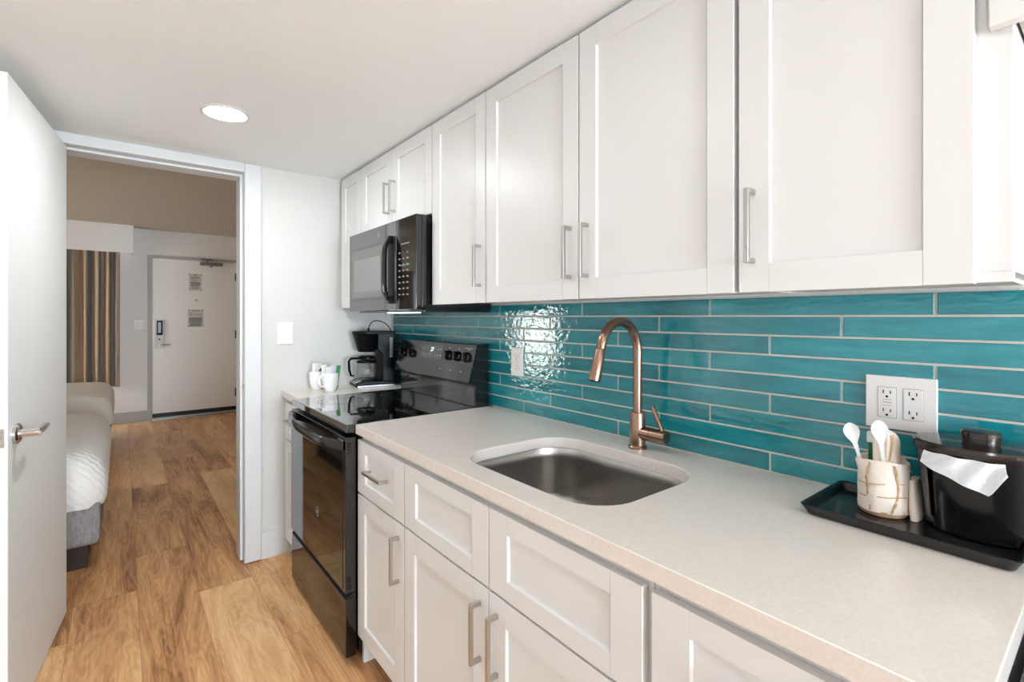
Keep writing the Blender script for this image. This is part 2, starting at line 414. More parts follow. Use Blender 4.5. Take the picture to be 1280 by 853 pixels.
wb = MB(); wb.box(XL - 0.1, -1.85, -5.3, -5.2, 0, ZC); wb.box(-0.25, 0.0, -5.3, -5.2, 0, ZC); wb.box(-1.85, -0.25, -5.3, -5.2, 0, 0.3); wb.box(-1.85, -0.25, -5.3, -5.2, 2.05, ZC)
struct('wall_back', wb, WALL, 'white wall around the added end window', 'wall')
w3 = struct('added_window_3', MB().box(-1.85, -0.25, -5.28, -5.26, 0.3, 2.05), BACKPANE, 'unseen end window added for the back fill light', 'window')
struct('frame', MB().box(-1.85, -0.25, -5.27, -5.22, 0.3, 0.36).box(-1.85, -0.25, -5.27, -5.22, 1.99, 2.05).box(-1.85, -1.79, -5.27, -5.22, 0.36, 1.99).box(-0.31, -0.25, -5.27, -5.22, 0.36, 1.99), TRIM, '', '', w3)
# bedroom
struct('wall_bedroom_left', MB().box(-4.3, -4.2, YF + TW, 5.8, 0, ZC2).box(-4.3, -4.2, 6.8, YE, 0, ZC2).box(-4.3, -4.2, 5.8, 6.8, 0, 0.45).box(-4.3, -4.2, 5.8, 6.8, 1.42, ZC2), WALL2, 'bedroom wall behind the heads of the beds', 'wall')
we = MB(); we.box(-1.42, 0.9, YE, YE + 0.1, 0, ZC2); we.box(-4.2, -3.5, YE, YE + 0.1, 0, ZC2); we.box(-3.5, -1.42, YE, YE + 0.1, 0, 0.25); we.box(-3.5, -1.42, YE, YE + 0.1, 2.12, ZC2)
struct('wall_entry', we, WALL2, 'pale grey bedroom wall around the entry door', 'wall')
struct('wall_closet', MB().box(-0.60, 0.9, YF + TW, 4.55, 0, ZC2), WALL2, 'bedroom wall corner just past the doorway', 'wall')
struct('wall_bedroom_right', MB().box(0.8, 0.9, 4.55, YE, 0, ZC2), WALL2, 'bedroom side wall beyond the corner', 'wall')
w1 = struct('window_1', MB().box(-3.5, -1.42, YE + 0.05, YE + 0.06, 0.25, 2.12), SKYPANE, 'bright window behind the striped curtain', 'window')
struct('frame', MB().box(-3.5, -1.42, YE + 0.02, YE + 0.05, 0.25, 0.30).box(-3.5, -1.42, YE + 0.02, YE + 0.05, 2.07, 2.12).box(-1.47, -1.42, YE + 0.02, YE + 0.05, 0.30, 2.07).box(-2.48, -2.43, YE + 0.02, YE + 0.05, 0.30, 2.07), TRIM, '', '', w1)
w2 = struct('window_2', MB().box(-4.27, -4.26, 5.8, 6.8, 0.45, 1.42), SKYPANE2, 'bright bedroom window between the beds', 'window')
struct('frame', MB().box(-4.25, -4.2, 5.8, 5.84, 0.45, 1.42).box(-4.25, -4.2, 6.76, 6.8, 0.45, 1.42).box(-4.25, -4.2, 5.84, 6.76, 0.86, 0.98).box(-4.25, -4.2, 5.84, 6.76, 0.62, 0.70), TRIM, '', '', w2)

# baseboards
struct('baseboard_far', MB().box(-0.762, -0.60, YF - 0.012, YF, 0, 0.145, 0.003), TRIM, 'white baseboard between doorway and corner cabinet', 'baseboard')
struct('baseboard_entry', MB().box(-1.9, -1.104, YE - 0.012, YE, 0, 0.135, 0.003).box(-0.045, 0.8, YE - 0.012, YE, 0, 0.135, 0.003), GREYTRIM, 'grey baseboard left of the entry door', 'baseboard')
struct('baseboard_closet', MB().box(-0.612, -0.60, YF + TW + 0.02, 4.55, 0, 0.135, 0.003), GREYTRIM, 'grey baseboard on the bedroom wall corner', 'baseboard')

# doorway frame (trim_1): casing, jamb, stop
t1 = MB()
t1.box(DX1, -0.762, YF - 0.02, YF, 0.006, ZC, 0.004)
t1.box(DX0 - 0.08, DX0, YF - 0.02, YF, 0.006, ZC, 0.004)
t1.box(DX0, DX1, YF - 0.02, YF, DZ, ZC, 0.004)
t1.box(DX1, DX1 + 0.012, YF, YF + TW + 0.02, 0.006, DZ + 0.01); t1.box(DX0 - 0.012, DX0, YF, YF + TW + 0.02, 0.006, DZ + 0.01)
t1.box(DX0, DX1, YF, YF + TW + 0.02, DZ, DZ + 0.012)
t1.box(DX1 - 0.014, DX1, YF + 0.035, YF + TW + 0.02, 0.006, DZ, 0.003); t1.box(DX0, DX0 + 0.014, YF + 0.035, YF + TW + 0.02, 0.006, DZ, 0.003)
t1.box(DX0 + 0.014, DX1 - 0.014, YF + 0.035, YF + TW + 0.02, DZ - 0.014, DZ, 0.003)
trim1 = struct('trim_1', t1, TRIM, 'white metal frame around the bedroom doorway', 'door frame')
MB().box(DX1 - 0.0015, DX1 + 0.001, YF + 0.004, YF + 0.026, 0.92, 0.98).box(DX1 - 0.002, DX1, YF + 0.010, YF + 0.020, 0.935, 0.965, mi=1).build('strike_plate', [CHROME, BLACKMATT], trim1)

# open door leaf (door_1): built along local +x from the hinge, local y = thickness
hinge = Vector((-1.549, YF - 0.014, 0.0)); tip = Vector((-1.634, 2.168, 0.0))
L_ = (tip - hinge).length; ang = math.atan2(tip.y - hinge.y, tip.x - hinge.x)
# local +x runs hinge -> tip (towards camera); visible face (facing +X world) is local +y side after rotation of about -96 deg
d1 = MB(); d1.box(0.003, L_, -0.044, 0.0, 0.012, 2.086, 0.002)
door1 = d1.build('door_1', LEAF); door1.location = hinge; door1.rotation_euler = (0, 0, ang)
tag(door1, 'white flush door standing open into the kitchen', 'door', kind='structure')
hx, hz = L_ - 0.068, 0.949
def lever(sgn):
    m = MB()
    y = 0.0 if sgn > 0 else -0.044
    m.tube([(hx, y, hz), (hx, y + sgn*0.008, hz), (hx, y + sgn*0.013, hz)], [0.033, 0.033, 0.027], 32)
    m.tube([(hx, y + sgn*0.013, hz), (hx, y + sgn*0.045, hz), (hx, y + sgn*0.060, hz)], [0.0135, 0.0135, 0.0125], 20)
    m.tube([(hx + 0.011, y + sgn*0.055, hz), (hx - 0.02, y + sgn*0.056, hz), (hx - 0.06, y + sgn*0.056, hz + 0.002), (hx - 0.115, y + sgn*0.052, hz + 0.003)], [0.010, 0.0115, 0.0105, 0.009], 16, flat=(1.1, 0.75))
    return m
lever(1).build('handle', CHROME, door1, local=True)
lever(-1).build('handle', CHROME, door1, local=True)
lp = MB(); lp.box(L_ - 0.0005, L_ + 0.0015, -0.036, -0.008, hz - 0.029, hz + 0.029, 0.0006); lp.tube([(L_ + 0.001, -0.022, hz), (L_ + 0.006, -0.022, hz)], [0.0085, 0.0075], 20)
lp.tube([(L_ + 0.001, -0.022, hz + 0.023), (L_ + 0.002, -0.022, hz + 0.023)], 0.0028, 10, mi=1); lp.tube([(L_ + 0.001, -0.022, hz - 0.023), (L_ + 0.002, -0.022, hz - 0.023)], 0.0028, 10, mi=1)
lp.build('latch_plate', [CHROME, BLACKMATT], door1, local=True)
for zz in (0.25, 1.05, 1.85):
    MB().tube([(0.0, -0.049, zz - 0.045), (0.0, -0.049, zz + 0.045)], 0.006, 12).build('hinge', CHROME, door1, local=True)

# ------------------------------------------------------------------ teal tiles
ts = MB(); PITCH, TL, G = 0.0517, 0.5095, 0.0052
row0 = {0: 0.256, 1: 0.4292, 2: 0.5955}
for i in range(9):                                   # i = 0 is the cut top row
    z1 = ZT + PITCH * (9 - i) - G / 2; z0 = z1 - PITCH + G
    if i == 0: z1 = 1.3765
    j = row0[i % 3]
    y = j - TL * 2
    while y < YF - 0.04:
        a, b = max(y + G/2, -0.02), min(y + TL - G/2, 2.906)
        if b - a > 0.01:
            ts.box(-0.010, -0.001, a, b, z0, z1, 0.0016)
        y += TL
bs = ts.build('backsplash', TILE); tag(bs, 'glossy teal long-tile backsplash between worktop and upper cabinets', 'tile backsplash', kind='structure')
struct('grout', MB().box(-0.0078, -0.0005, -0.02, 2.906, ZT, 1.3765), GROUT, '', '', bs)

# ------------------------------------------------------------------ cabinet kit
def shaker(mb, xf, y0, y1, z0, z1, th=0.019, ry=0.062, rz=0.058, rec=0.008, bev=0.0015):
    """front panel facing -x with a recessed flat centre"""
    mb.box(xf + rec, xf + th, y0 + 0.01, y1 - 0.01, z0 + 0.01, z1 - 0.01)
    mb.box(xf, xf + th, y0, y0 + ry, z0, z1, bev); mb.box(xf, xf + th, y1 - ry, y1, z0, z1, bev)
    mb.box(xf, xf + th, y0 + ry, y1 - ry, z0, z0 + rz, 0); mb.box(xf, xf + th, y0 + ry, y1 - ry, z1 - rz, z1, 0)
    # sloped inner edge
    a, b_, c, d = y0 + ry, y1 - ry, z0 + rz, z1 - rz; e = 0.0018
    o = [(xf, a, c), (xf, b_, c), (xf, b_, d), (xf, a, d)]; i = [(xf + rec, a + e, c + e), (xf + rec, b_ - e, c + e), (xf + rec, b_ - e, d - e), (xf + rec, a + e, d - e)]
    mb.loft([o, i])
    return mb
def pull(parent, xf, y, z, vertical=True, ln=0.152, w_=0.0105, proj=0.033):
    m = MB(); h = ln / 2; x0 = xf - proj
    if vertical:
        m.box(x0, x0 + 0.009, y - w_/2, y + w_/2, z - h, z + h, 0.0012)
        for s in (-1, 1): m.box(x0 + 0.008, xf, y - w_/2, y + w_/2, z + s*(h - w_/2) - w_/2, z + s*(h - w_/2) + w_/2, 0.0008)
    else:
        m.box(x0, x0 + 0.009, y - h, y + h, z - w_/2, z + w_/2, 0.0012)
        for s in (-1, 1): m.box(x0 + 0.008, xf, y + s*(h - w_/2) - w_/2, y + s*(h - w_/2) + w_/2, z - w_/2, z + w_/2, 0.0008)
    return m.build('handle', NICKEL, parent)

UZ0, UZ1 = 1.3765, 2.137
def upper(label, y0, y1, z0, doors, group='white upper cabinets', name='upper_cabinet', bodyy=None, mats=None):
    """doors: list of (ya, yb, handle side -1 / +1 / 0)"""
    t = thing(name, label, 'cabinet', (-0.16, (y0 + y1) / 2, z0), 0, group)
    ya, yb = bodyy or (y0, y1)
    b = MB(); b.box(XD + 0.020, -0.0005 if z0 > 1.5 else -0.0005, ya + 0.0006, yb - 0.0006, z0 + 0.018, UZ1 - 0.002, 0.0008)
    b.box(XD + 0.020, XD + 0.039, ya + 0.0006, yb - 0.0006, z0 + 0.002, z0 + 0.018)
    b.build('body', CAB, t)
    MB().box(XD + 0.040, -0.012, ya + 0.018, yb - 0.018, z0 + 0.010, z0 + 0.0175).build('bottom_panel', UNDER, t)
    for a, c, hs in doors:
        d = shaker(MB(), XD, a + 0.0016, c - 0.0016, z0, UZ1 - 0.004).build('door', CAB, t)
        if hs:
            yy = a + 0.032 if hs < 0 else c - 0.032
            pull(d, XD, yy, z0 + (0.135 if z0 < 1.5 else 0.138))
    return t
upper('narrow white upper cabinet in the corner left of the microwave', 2.607, 2.953, UZ0, [(2.607, 2.913, -1)])
upper('short white two-door cabinet above the black microwave', 1.826, 2.605, 1.762, [(2.216, 2.605, -1), (1.826, 2.214, 1)])
upper('narrow single-door white upper cabinet right of the microwave', 1.438, 1.824, UZ0, [(1.438, 1.824, -1)])
upper('wide two-door white upper cabinet above the faucet and sink', 0.521, 1.436, UZ0, [(0.980, 1.436, -1), (0.5235, 0.978, 1)])
c5 = upper('largest single-door white upper cabinet, above the ice bucket', 0.108, 0.518, UZ0, [(0.147, 0.516, 1)])
# short cabinet over the gap at the right edge of the frame
t = thing('upper_cabinet', 'short white cabinet hung higher at the top right corner', 'cabinet', (-0.16, -0.34, 1.76), 0, 'white upper cabinets')
MB().box(XD + 0.020, -0.0005, -0.81, 0.106, 1.80, 2.135, 0.0008).box(XD + 0.020, XD + 0.039, -0.81, 0.106, 1.77, 1.80).build('body', CAB, t)
MB().box(XD + 0.040, -0.10, -0.79, 0.085, 1.772, 1.790).box(XD + 0.04, -0.002, 0.0855, 0.105, 1.772, 1.790).build('bottom_panel', GREYWOOD, t)
for a, c, hs in ((-0.335, 0.134, -1), (-0.81, -0.338, 1)):
    d = shaker(MB(), XD - 0.001, a + 0.0016, c - 0.0016, 1.76, UZ1 - 0.004).build('door', CAB, t)
    pull(d, XD - 0.001, a + 0.032 if hs < 0 else c - 0.032, 1.895)

# base cabinets -------------------------------------------------------------
DRZ0, DRZ1, DOZ0, DOZ1 = 0.658, 0.857, 0.108, 0.651
XFR = XB + 0.020                # face frame
def base(label, y0, y1, fronts, group='white base cabinets'):
    """fronts: (kind, ya, yb, handle)"""
    t = thing('base_cabinet', label, 'cabinet', (-0.31, (y0 + y1) / 2, 0), 0, group)
    b = MB(); th = 0.018
    b.box(XFR, -0.004, y0 + 0.0005, y0 + th, 0.0, 0.876); b.box(XFR, -0.004, y1 - th, y1 - 0.0005, 0.0, 0.876)
    b.box(-0.02, -0.004, y0 + th, y1 - th, 0.0, 0.876); b.box(XFR, -0.02, y0 + th, y1 - th, 0.10, 0.118)
    b.box(XFR, XFR + 0.02, y0 + th, y1 - th, 0.838, 0.876); b.box(XFR, XFR + 0.02, y0 + th, y1 - th, 0.640, 0.668)
    b.box(XFR, XFR + 0.02, y0 + th, y0 + 0.03, 0.118, 0.838); b.box(XFR, XFR + 0.02, y1 - 0.03, y1 - th, 0.118, 0.838)
    b.build('body', CAB, t)
    MB().box(XFR + 0.07, XFR + 0.085, y0 + th, y1 - th, 0.0, 0.10).build('toe_kick', mat('toe_kick_paint', S(120, 112, 105), 0.6), t)
    for kind, a, c, hs in fronts:
        if kind == 'drawer':
            d = shaker(MB(), XB, a, c, DRZ0, DRZ1, ry=0.072, rz=0.044).build('drawer', CAB, t)
            if hs: pull(d, XB, (a + c) / 2, 0.764, False)
        else:
            d = shaker(MB(), XB, a, c, DOZ0, DOZ1, ry=0.066, rz=0.060).build('door', CAB, t)
            if hs: pull(d, XB, a + 0.034 if hs < 0 else c - 0.034, 0.535)
    return t
base('white base cabinet with one drawer and door beside the range', 1.445, 1.842, [('drawer', 1.449, 1.838, 1), ('door', 1.449, 1.838, -1)])
base('wide white base cabinet with two doors under the sink', 0.515, 1.4445, [('drawer', 0.985, 1.441, 0), ('drawer', 0.527, 0.981, 0), ('door', 0.985, 1.441, -1), ('door', 0.527, 0.981, 1)])
base('white base cabinet nearest the camera, under the black tray', 0.100, 0.5145, [('drawer', 0.106, 0.508, 1), ('door', 0.106, 0.508, 1)])
base('white base cabinet tucked in the corner left of the range', 2.608, 2.9565, [('drawer', 2.612, 2.905, 1), ('door', 2.612, 2.905, -1)])

# worktops -------------------------------------------------------------------
def rrect(x0, x1, y0, y1, r, n=10):
    pts = []
    for cx, cy, a0 in ((x1 - r, y1 - r, 0), (x0 + r, y1 - r, 90), (x0 + r, y0 + r, 180), (x1 - r, y0 + r, 270)):
        for k in range(n + 1):
            a = math.radians(a0 + 90 * k / n); pts.append((cx + r * math.cos(a), cy + r * math.sin(a)))
    return pts
SK = (-0.578, -0.158, 0.690, 1.250); SR = 0.115
def slab(name, x0, x1, y0, y1, z0, z1, hole=None):
    bm = bmesh.new()
    outer = [(x0, y0), (x1, y0), (x1, y1), (x0, y1)]
    loops = [outer] + ([hole] if hole else [])
    tops = []; bots = []
    for z, store in ((z1, tops), (z0, bots)):
        es = []
        for l in loops:
            v = [bm.verts.new((p[0], p[1], z)) for p in l]; store.append(v)
            es += [bm.edges.new((v[i], v[(i+1) % len(v)])) for i in range(len(v))]
        bmesh.ops.triangle_fill(bm, use_beauty=True, edges=es)
    for a, b in zip(tops, bots):
        for i in range(len(a)): bm.faces.new((a[i], a[(i+1) % len(a)], b[(i+1) % len(a)], b[i]))
    bmesh.ops.recalc_face_normals(bm, faces=bm.faces)
    # eased top edge
    es = [e for e in bm.edges if all(abs(v.co.z - z1) < 1e-6 for v in e.verts) and len(e.link_faces) == 2 and e.calc_face_angle(0) > 1]
    bmesh.ops.bevel(bm, geom=es, offset=0.0022, segments=2, profile=0.5, affect='EDGES')
    m = MB(); m.bm.free(); m.bm = bm; m.bev = True
    return m
wt = slab('w', -0.6578, -0.0005, 0.0935, 1.8405, 0.880, ZT, rrect(*SK, SR)).build('worktop', COUNTER)
tag(wt, 'long pale quartz worktop with the undermount sink cut-out', 'worktop')
wt2 = slab('w', -0.6578, -0.0005, 2.608, 2.9565, 0.880, ZT).build('worktop', COUNTER)
tag(wt2, 'short pale worktop holding the coffee maker and mugs', 'worktop')

# sink -----------------------------------------------------------------------
sk = thing('sink', 'undermount stainless steel sink bowl below the faucet', 'sink', (-0.368, 0.97, 0.69))
def rr3(off, z, r): return [(p[0], p[1], z) for p in rrect(SK[0] - off, SK[1] + off, SK[2] - off, SK[3] + off, max(r + off, 0.02))]
loops = [rr3(0.022, 0.8795, SR), rr3(0.004, 0.8795, SR), rr3(0.002, 0.876, SR), rr3(0.000, 0.84, SR), rr3(-0.004, 0.74, SR), rr3(-0.008, 0.715, SR), rr3(-0.02, 0.698, SR), rr3(-0.04, 0.692, SR), rr3(-0.10, 0.690, SR), rr3(-0.17, 0.6885, SR)]
MB().loft(loops, cap1=True).build('bowl', STEEL, sk, sharp=50)
MB().lathe([(0.0, 0.6895), (0.028, 0.6895), (0.034, 0.692), (0.045, 0.6925), (0.047, 0.690)], (-0.368, 0.97), 32).build('drain', CHROME, sk)

# faucet -----------------------------------------------------------------------
fx, fy = -0.088, 0.963
fc = thing('faucet', 'brushed bronze gooseneck faucet with pull-down spray head', 'faucet', (fx, fy, ZT))
MB().lathe([(0.0, ZT + 0.0002), (0.0285, ZT + 0.0002), (0.0285, ZT + 0.006), (0.0265, ZT + 0.009), (0.0245, ZT + 0.010), (0.0240, 1.024), (0.0225, 1.0275), (0.0, 1.0275)], (fx, fy), 40).build('base', BRONZE, fc)
zc_, R = 1.218, 0.086
neck = [(fx, fy, 1.0255), (fx, fy, 1.08), (fx, fy, 1.15), (fx, fy, zc_)]
for k in range(1, 25):
    a = math.radians(k * 165 / 24)
    neck.append((fx - R + R * math.cos(a), fy, zc_ + R * 1.08 * math.sin(a)))
e0, e1 = Vector(neck[-2]), Vector(neck[-1]); dr = (e1 - e0).normalized()
neck.append(tuple(e1 + dr * 0.012))
MB().tube(neck, 0.0142, 24).build('neck', BRONZE, fc)
p0 = Vector(neck[-1]) + dr * 0.0015
MB().tube([tuple(p0), tuple(p0 + dr * 0.002), tuple(p0 + dr * 0.085), tuple(p0 + dr * 0.093)], [0.0150, 0.0156, 0.0182, 0.0175], 28).build('spray_head', BRONZE, fc)
MB().tube([tuple(p0 - dr*0.0016), tuple(p0 + dr * 0.0002)], 0.0146, 24).build('seal_ring', BLACKMATT, fc)
MB().tube([tuple(p0 + dr*0.0931), tuple(p0 + dr*0.0945)], 0.0145, 24).build('nozzle', BLACKMATT, fc)
zv = 0.9645
MB().tube([(fx, fy - 0.018, zv), (fx, fy - 0.052, zv)], 0.0205, 32).tube([(fx, fy - 0.0535, zv), (fx, fy - 0.102, zv), (fx, fy - 0.105, zv)], [0.0205, 0.0205, 0.0190], 32).build('valve_body', BRONZE, fc)
MB().tube([(fx, fy - 0.092, zv + 0.014), (fx, fy - 0.074, zv + 0.05), (fx, fy - 0.058, zv + 0.082), (fx, fy - 0.055, zv + 0.087)], [0.0068, 0.0064, 0.0064, 0.005], 14).build('lever', BRONZE, fc)

# ------------------------------------------------------------------ range
RY0, RY1 = 1.846, 2.606
rg = thing('range', 'black freestanding electric range between the white base cabinets', 'range', (-0.36, (RY0 + RY1) / 2, 0))
MB().box(-0.640, -0.032, RY0, RY1, 0.03, 0.879, 0.002).box(-0.60, -0.08, RY0 + 0.03, RY1 - 0.03, 0.0, 0.03).build('body', BLACKMATT, rg)
ct = MB(); ct.box(-0.690, -0.100, RY0, RY1, 0.882, 0.9145, 0.004, seg=3)
cto = ct.build('cooktop', COOKTOP, rg)
def ringmesh(m, cx, cy, r0, r1, z, n=48):
    A = [m.bm.verts.new((cx + r0*math.cos(2*math.pi*k/n), cy + r0*math.sin(2*math.pi*k/n), z)) for k in range(n)]
    B_ = [m.bm.verts.new((cx + r1*math.cos(2*math.pi*k/n), cy + r1*math.sin(2*math.pi*k/n), z)) for k in range(n)]
    for k in range(n): m.bm.faces.new((A[k], B_[k], B_[(k+1) % n], A[(k+1) % n]))
BURN = mat('burner_print', S(62, 60, 60), 0.25)
for cx, cy, r in ((-0.24, 2.40, 0.075), (-0.52, 2.40, 0.105), (-0.24, 2.05, 0.105), (-0.52, 2.05, 0.080)):
    m = MB(); ringmesh(m, cx, cy, r - 0.003, r, 0.91475); ringmesh(m, cx, cy, r*0.62, r*0.62 + 0.002, 0.91475)
    m.build('burner', BURN, cto)
# oven door
od = MB(); od.box(-0.694, -0.652, RY0 + 0.002, RY1 - 0.002, 0.272, 0.866, 0.003)
odo = od.build('oven_door', BLACKGLOSS, rg)
MB().box(-0.6955, -0.6935, RY0 + 0.03, RY1 - 0.004, 0.285, 0.812, 0.0004).build('door_glass', BLACKGLASS, odo)
VENT = mat('vent_slot_black', S(5, 5, 5), 0.8)
for za in (0.803, 0.29):
    vg = MB()
    for k in range(4): vg.box(-0.6885, -0.672, RY0 + 0.0012, RY0 + 0.003, za + 0.0122 * k, za + 0.0075 + 0.0122 * k)
    vg.build('side_vent', VENT, odo)
vg = MB()
for k in range(22):
    for q in range(3): vg.box(-0.686 + 0.010*q, -0.680 + 0.010*q, RY0 + 0.09 + 0.027*k, RY0 + 0.108 + 0.027*k, 0.8655, 0.8664)
vg.build('top_vent', VENT, odo)
# bowed handle
hd = MB(); prev = []
ys = [RY0 + 0.004 + (RY1 - RY0 - 0.008) * k / 24 for k in range(25)]
lo = []
for y in ys:
    u = (y - RY0) / (RY1 - RY0) * 2 - 1
    bow = 1 - abs(u) ** 3.0
    xo = -0.698 - 0.052 * bow; zc2 = 0.838 - 0.004 * (1 - u*u)
    h = 0.019
    lo.append([(xo, y, zc2 - h), (xo - 0.004, y, zc2 - h + 0.006), (xo - 0.004, y, zc2 + h - 0.006), (xo, y, zc2 + h), (xo + 0.014, y, zc2 + h), (xo + 0.016, y, zc2 - h)])
hd.loft(lo, True, True)
for s, y in ((1, RY0 + 0.004), (-1, RY1 - 0.004)):
    hd.box(-0.705, -0.690, min(y, y + s*0.05), max(y, y + s*0.05), 0.818, 0.858, 0.003)
hd.build('handle', BLACKGLOSS, odo)
# monogram badge
def text(name, body, size, loc, rot, m, parent, ext=0.0002):
    cu = bpy.data.curves.new(name, 'FONT'); cu.body = body; cu.size = size; cu.align_x = 'CENTER'; cu.align_y = 'CENTER'; cu.extrude = ext
    o = bpy.data.objects.new(name, cu); C.objects.link(o)
    dg = bpy.context.evaluated_depsgraph_get(); me = bpy.data.meshes.new_from_object(o.evaluated_get(dg))
    bpy.data.objects.remove(o); ob = bpy.data.objects.new(name, me); me.materials.clear(); me.materials.append(m); C.objects.link(ob)
    off = Vector((0, 0, 0)); p = parent
    while p is not None: off += p.location; p = p.parent
    ob.parent = parent; ob.location = Vector(loc) - off; ob.rotation_euler = rot
    return ob
FACE_MX = (math.pi/2, 0, -math.pi/2)       # text facing -x
def badge(parent, x, y, z, r):
    m = MB(); n = 32
    A = [m.bm.verts.new((x, y + r*math.cos(2*math.pi*k/n), z + r*math.sin(2*math.pi*k/n))) for k in range(n)]
    B_ = [m.bm.verts.new((x, y + r*0.86*math.cos(2*math.pi*k/n), z + r*0.86*math.sin(2*math.pi*k/n))) for k in range(n)]
    for k in range(n): m.bm.faces.new((A[k], B_[k], B_[(k+1) % n], A[(k+1) % n]))
    b = m.build('badge', GREYMARK, parent)
    text('badge_lettering', 'GE', r * 1.05, (x, y, z), FACE_MX, GREYMARK, parent)
badge(odo, -0.6962, 2.185, 0.484, 0.020)
# storage drawer
sd = MB(); sd.box(-0.692, -0.650, RY0 + 0.002, RY1 - 0.002, 0.028, 0.250, 0.003)
sdo = sd.build('drawer', mat('black_glass_drawer', S(16, 14, 13), 0.09, spec=0.5, ior=1.6), rg)
MB().prism([(-0.692, 0.2505), (-0.655, 0.2505), (-0.655, 0.270), (-0.668, 0.270)], 'y', RY0 + 0.004, RY1 - 0.004).build('drawer_grip', BLACKMATT, sdo)
# backguard
bg = MB(); bg.prism([(-0.030, 0.90), (-0.100, 0.90), (-0.100, 1.008), (-0.098, 1.012), (-0.138, 1.026), (-0.139, 1.030), (-0.094, 1.196), (-0.090, 1.2005), (-0.030, 1.2005)], 'y', RY0, RY1, 0)
bgo = bg.build('backguard', BLACKGLOSS, rg)
MB().box(-0.1015, -0.0995, RY0 + 0.012, RY1 - 0.03, 0.918, 1.004, 0.0005).build('backguard_plate', mat('dark_glossy_plate', S(40, 38, 37), 0.08, spec=0.7, ior=1.8), bgo)
tv = Vector((0.045, 0, 0.166)).normalized(); nv = Vector((-tv.z, 0, tv.x))         # up-panel and outward directions
tilt = math.atan2(0.045, 0.166)
def onp(u, y, h=0.0):      # u metres up the sloping panel
    p = Vector((-0.139, y, 1.030)) + tv * u + nv * h
    return p
def pbox(m, u0, u1, y0, y1, h0, h1, mi=0):
    c = [onp(u, y, h) for h in (h0, h1) for u, y in ((u0, y0), (u0, y1), (u1, y1), (u1, y0))]
    vs = [m.bm.verts.new(p) for p in c]
    fs = [m.bm.faces.new([vs[i] for i in q]) for q in ((0,1,2,3),(4,5,6,7),(0,1,5,4),(1,2,6,5),(2,3,7,6),(3,0,4,7))]
    bmesh.ops.recalc_face_normals(m.bm, faces=fs)
    for f in fs: f.material_index = mi
dp = MB(); pbox(dp, 0.085, 0.155, 2.125, 2.345, 0.0002, 0.0012)
dpo = dp.build('display_panel', mat('display_glass', S(44, 43, 42), 0.08, spec=0.6, ior=1.8), bgo)
for u0, u1, ya in [(0.102, 0.108, 2.33 - 0.026*k) for k in range(4)] + [(0.102, 0.108, 2.20 - 0.026*k) for k in range(3)] + [(0.134, 0.138, y) for y in (2.33, 2.305, 2.28, 2.18, 2.155)]:
    q = MB(); pbox(q, u0, u1, ya, ya - 0.012, 0.0013, 0.0016); q.build('display_mark', GREYMARK, bgo)
for u_, ys_, h_ in ((0.146, (2.07, 1.985, 1.90), 0.006), (0.04, (2.12, 2.02, 1.93), 0.006), (0.152, (1.93, 1.91, 1.89, 1.875), 0.005)):
    for y in ys_:
        q = MB(); pbox(q, u_, u_ + 0.004, y + h_, y - h_, 0.0002, 0.0006); q.build('dial_mark', GREYMARK, bgo)
tx = text('clock_digits', '27', 0.030, onp(0.132, 2.235, 0.0014), (math.pi/2 - tilt, 0, -math.pi/2), DIGIT, bgo)
def knob(y, u):
    m = MB(); c = onp(u, y); 
    m.tube([c, c + nv*0.006, c + nv*0.010], [0.0245, 0.0245, 0.021], 28)
    a = math.radians(20)
    e = (tv * math.cos(a) + Vector((0, 1, 0)) * math.sin(a)); s_ = nv.cross(e).normalized()
    pts = []
    vs = []
    for h in (0.008, 0.027):
        k = 1.0 if h < 0.02 else 0.8
        for i, j in ((-1, -1), (1, -1), (1, 1), (-1, 1)): vs.append(m.bm.verts.new(c + nv*h + e*(0.022*i*k) + s_*(0.0065*j*k)))
    fs = [m.bm.faces.new([vs[i] for i in q]) for q in ((0,1,2,3),(4,5,6,7),(0,1,5,4),(1,2,6,5),(2,3,7,6),(3,0,4,7))]
    bmesh.ops.recalc_face_normals(m.bm, faces=fs)
    r = bmesh.ops.bevel(m.bm, geom=list({e_ for f in fs for e_ in f.edges}), offset=0.002, segments=2, profile=0.5, affect='EDGES')
    return m.build('knob', BLACKGLOSS, bgo)
for y in (2.545, 2.445, 2.065, 1.985, 1.905): knob(y, 0.100 if y > 2.3 else 0.112)

# ------------------------------------------------------------------ microwave
MZ0, MZ1, MX = 1.352, 1.757, -0.400
mw = thing('microwave', 'black over-the-range microwave above the range', 'microwave', (-0.2, (RY0 + RY1) / 2, MZ0))
MB().box(MX + 0.030, -0.012, RY0 + 0.002, RY1 - 0.002, MZ0 + 0.012, MZ1, 0.002).box(MX + 0.05, -0.012, RY0 + 0.01, RY1 - 0.01, MZ0 - 0.006, MZ0 + 0.012).build('body', BLACKGLOSS, mw)
YS = 2.035
SLATE = mat('mirrored_black_glass', S(48, 47, 46), 0.07, spec=0.6, ior=2.1)
md = MB(); md.box(MX, MX + 0.029, YS + 0.001, RY1, MZ0 + 0.004, MZ1 - 0.001, 0.003)
mdo = md.build('door', SLATE, mw)
MB().box(MX - 0.0008, MX + 0.002, 2.165, 2.575, 1.420, 1.665, 0.0003).build('door_window', mat('microwave_window', S(70, 69, 68), 0.10, spec=0.7, ior=2.1), mdo)
fr = MB(); fr.box(MX - 0.0006, MX + 0.002, 2.160, 2.590, 1.405, 1.680, 0.0002)
fr.build('window_border', mat('window_border_black', S(30, 29, 29), 0.1, spec=0.6, ior=1.9), mdo)
MB().box(MX - 0.0011, MX + 0.002, 2.205, 2.535, 1.452, 1.616, 0.0003).build('window_mesh', mat('window_mesh_reflection', S(128, 127, 126), 0.22, spec=0.5), mdo)  # mesh grey lightened to paint in the reflection on the window
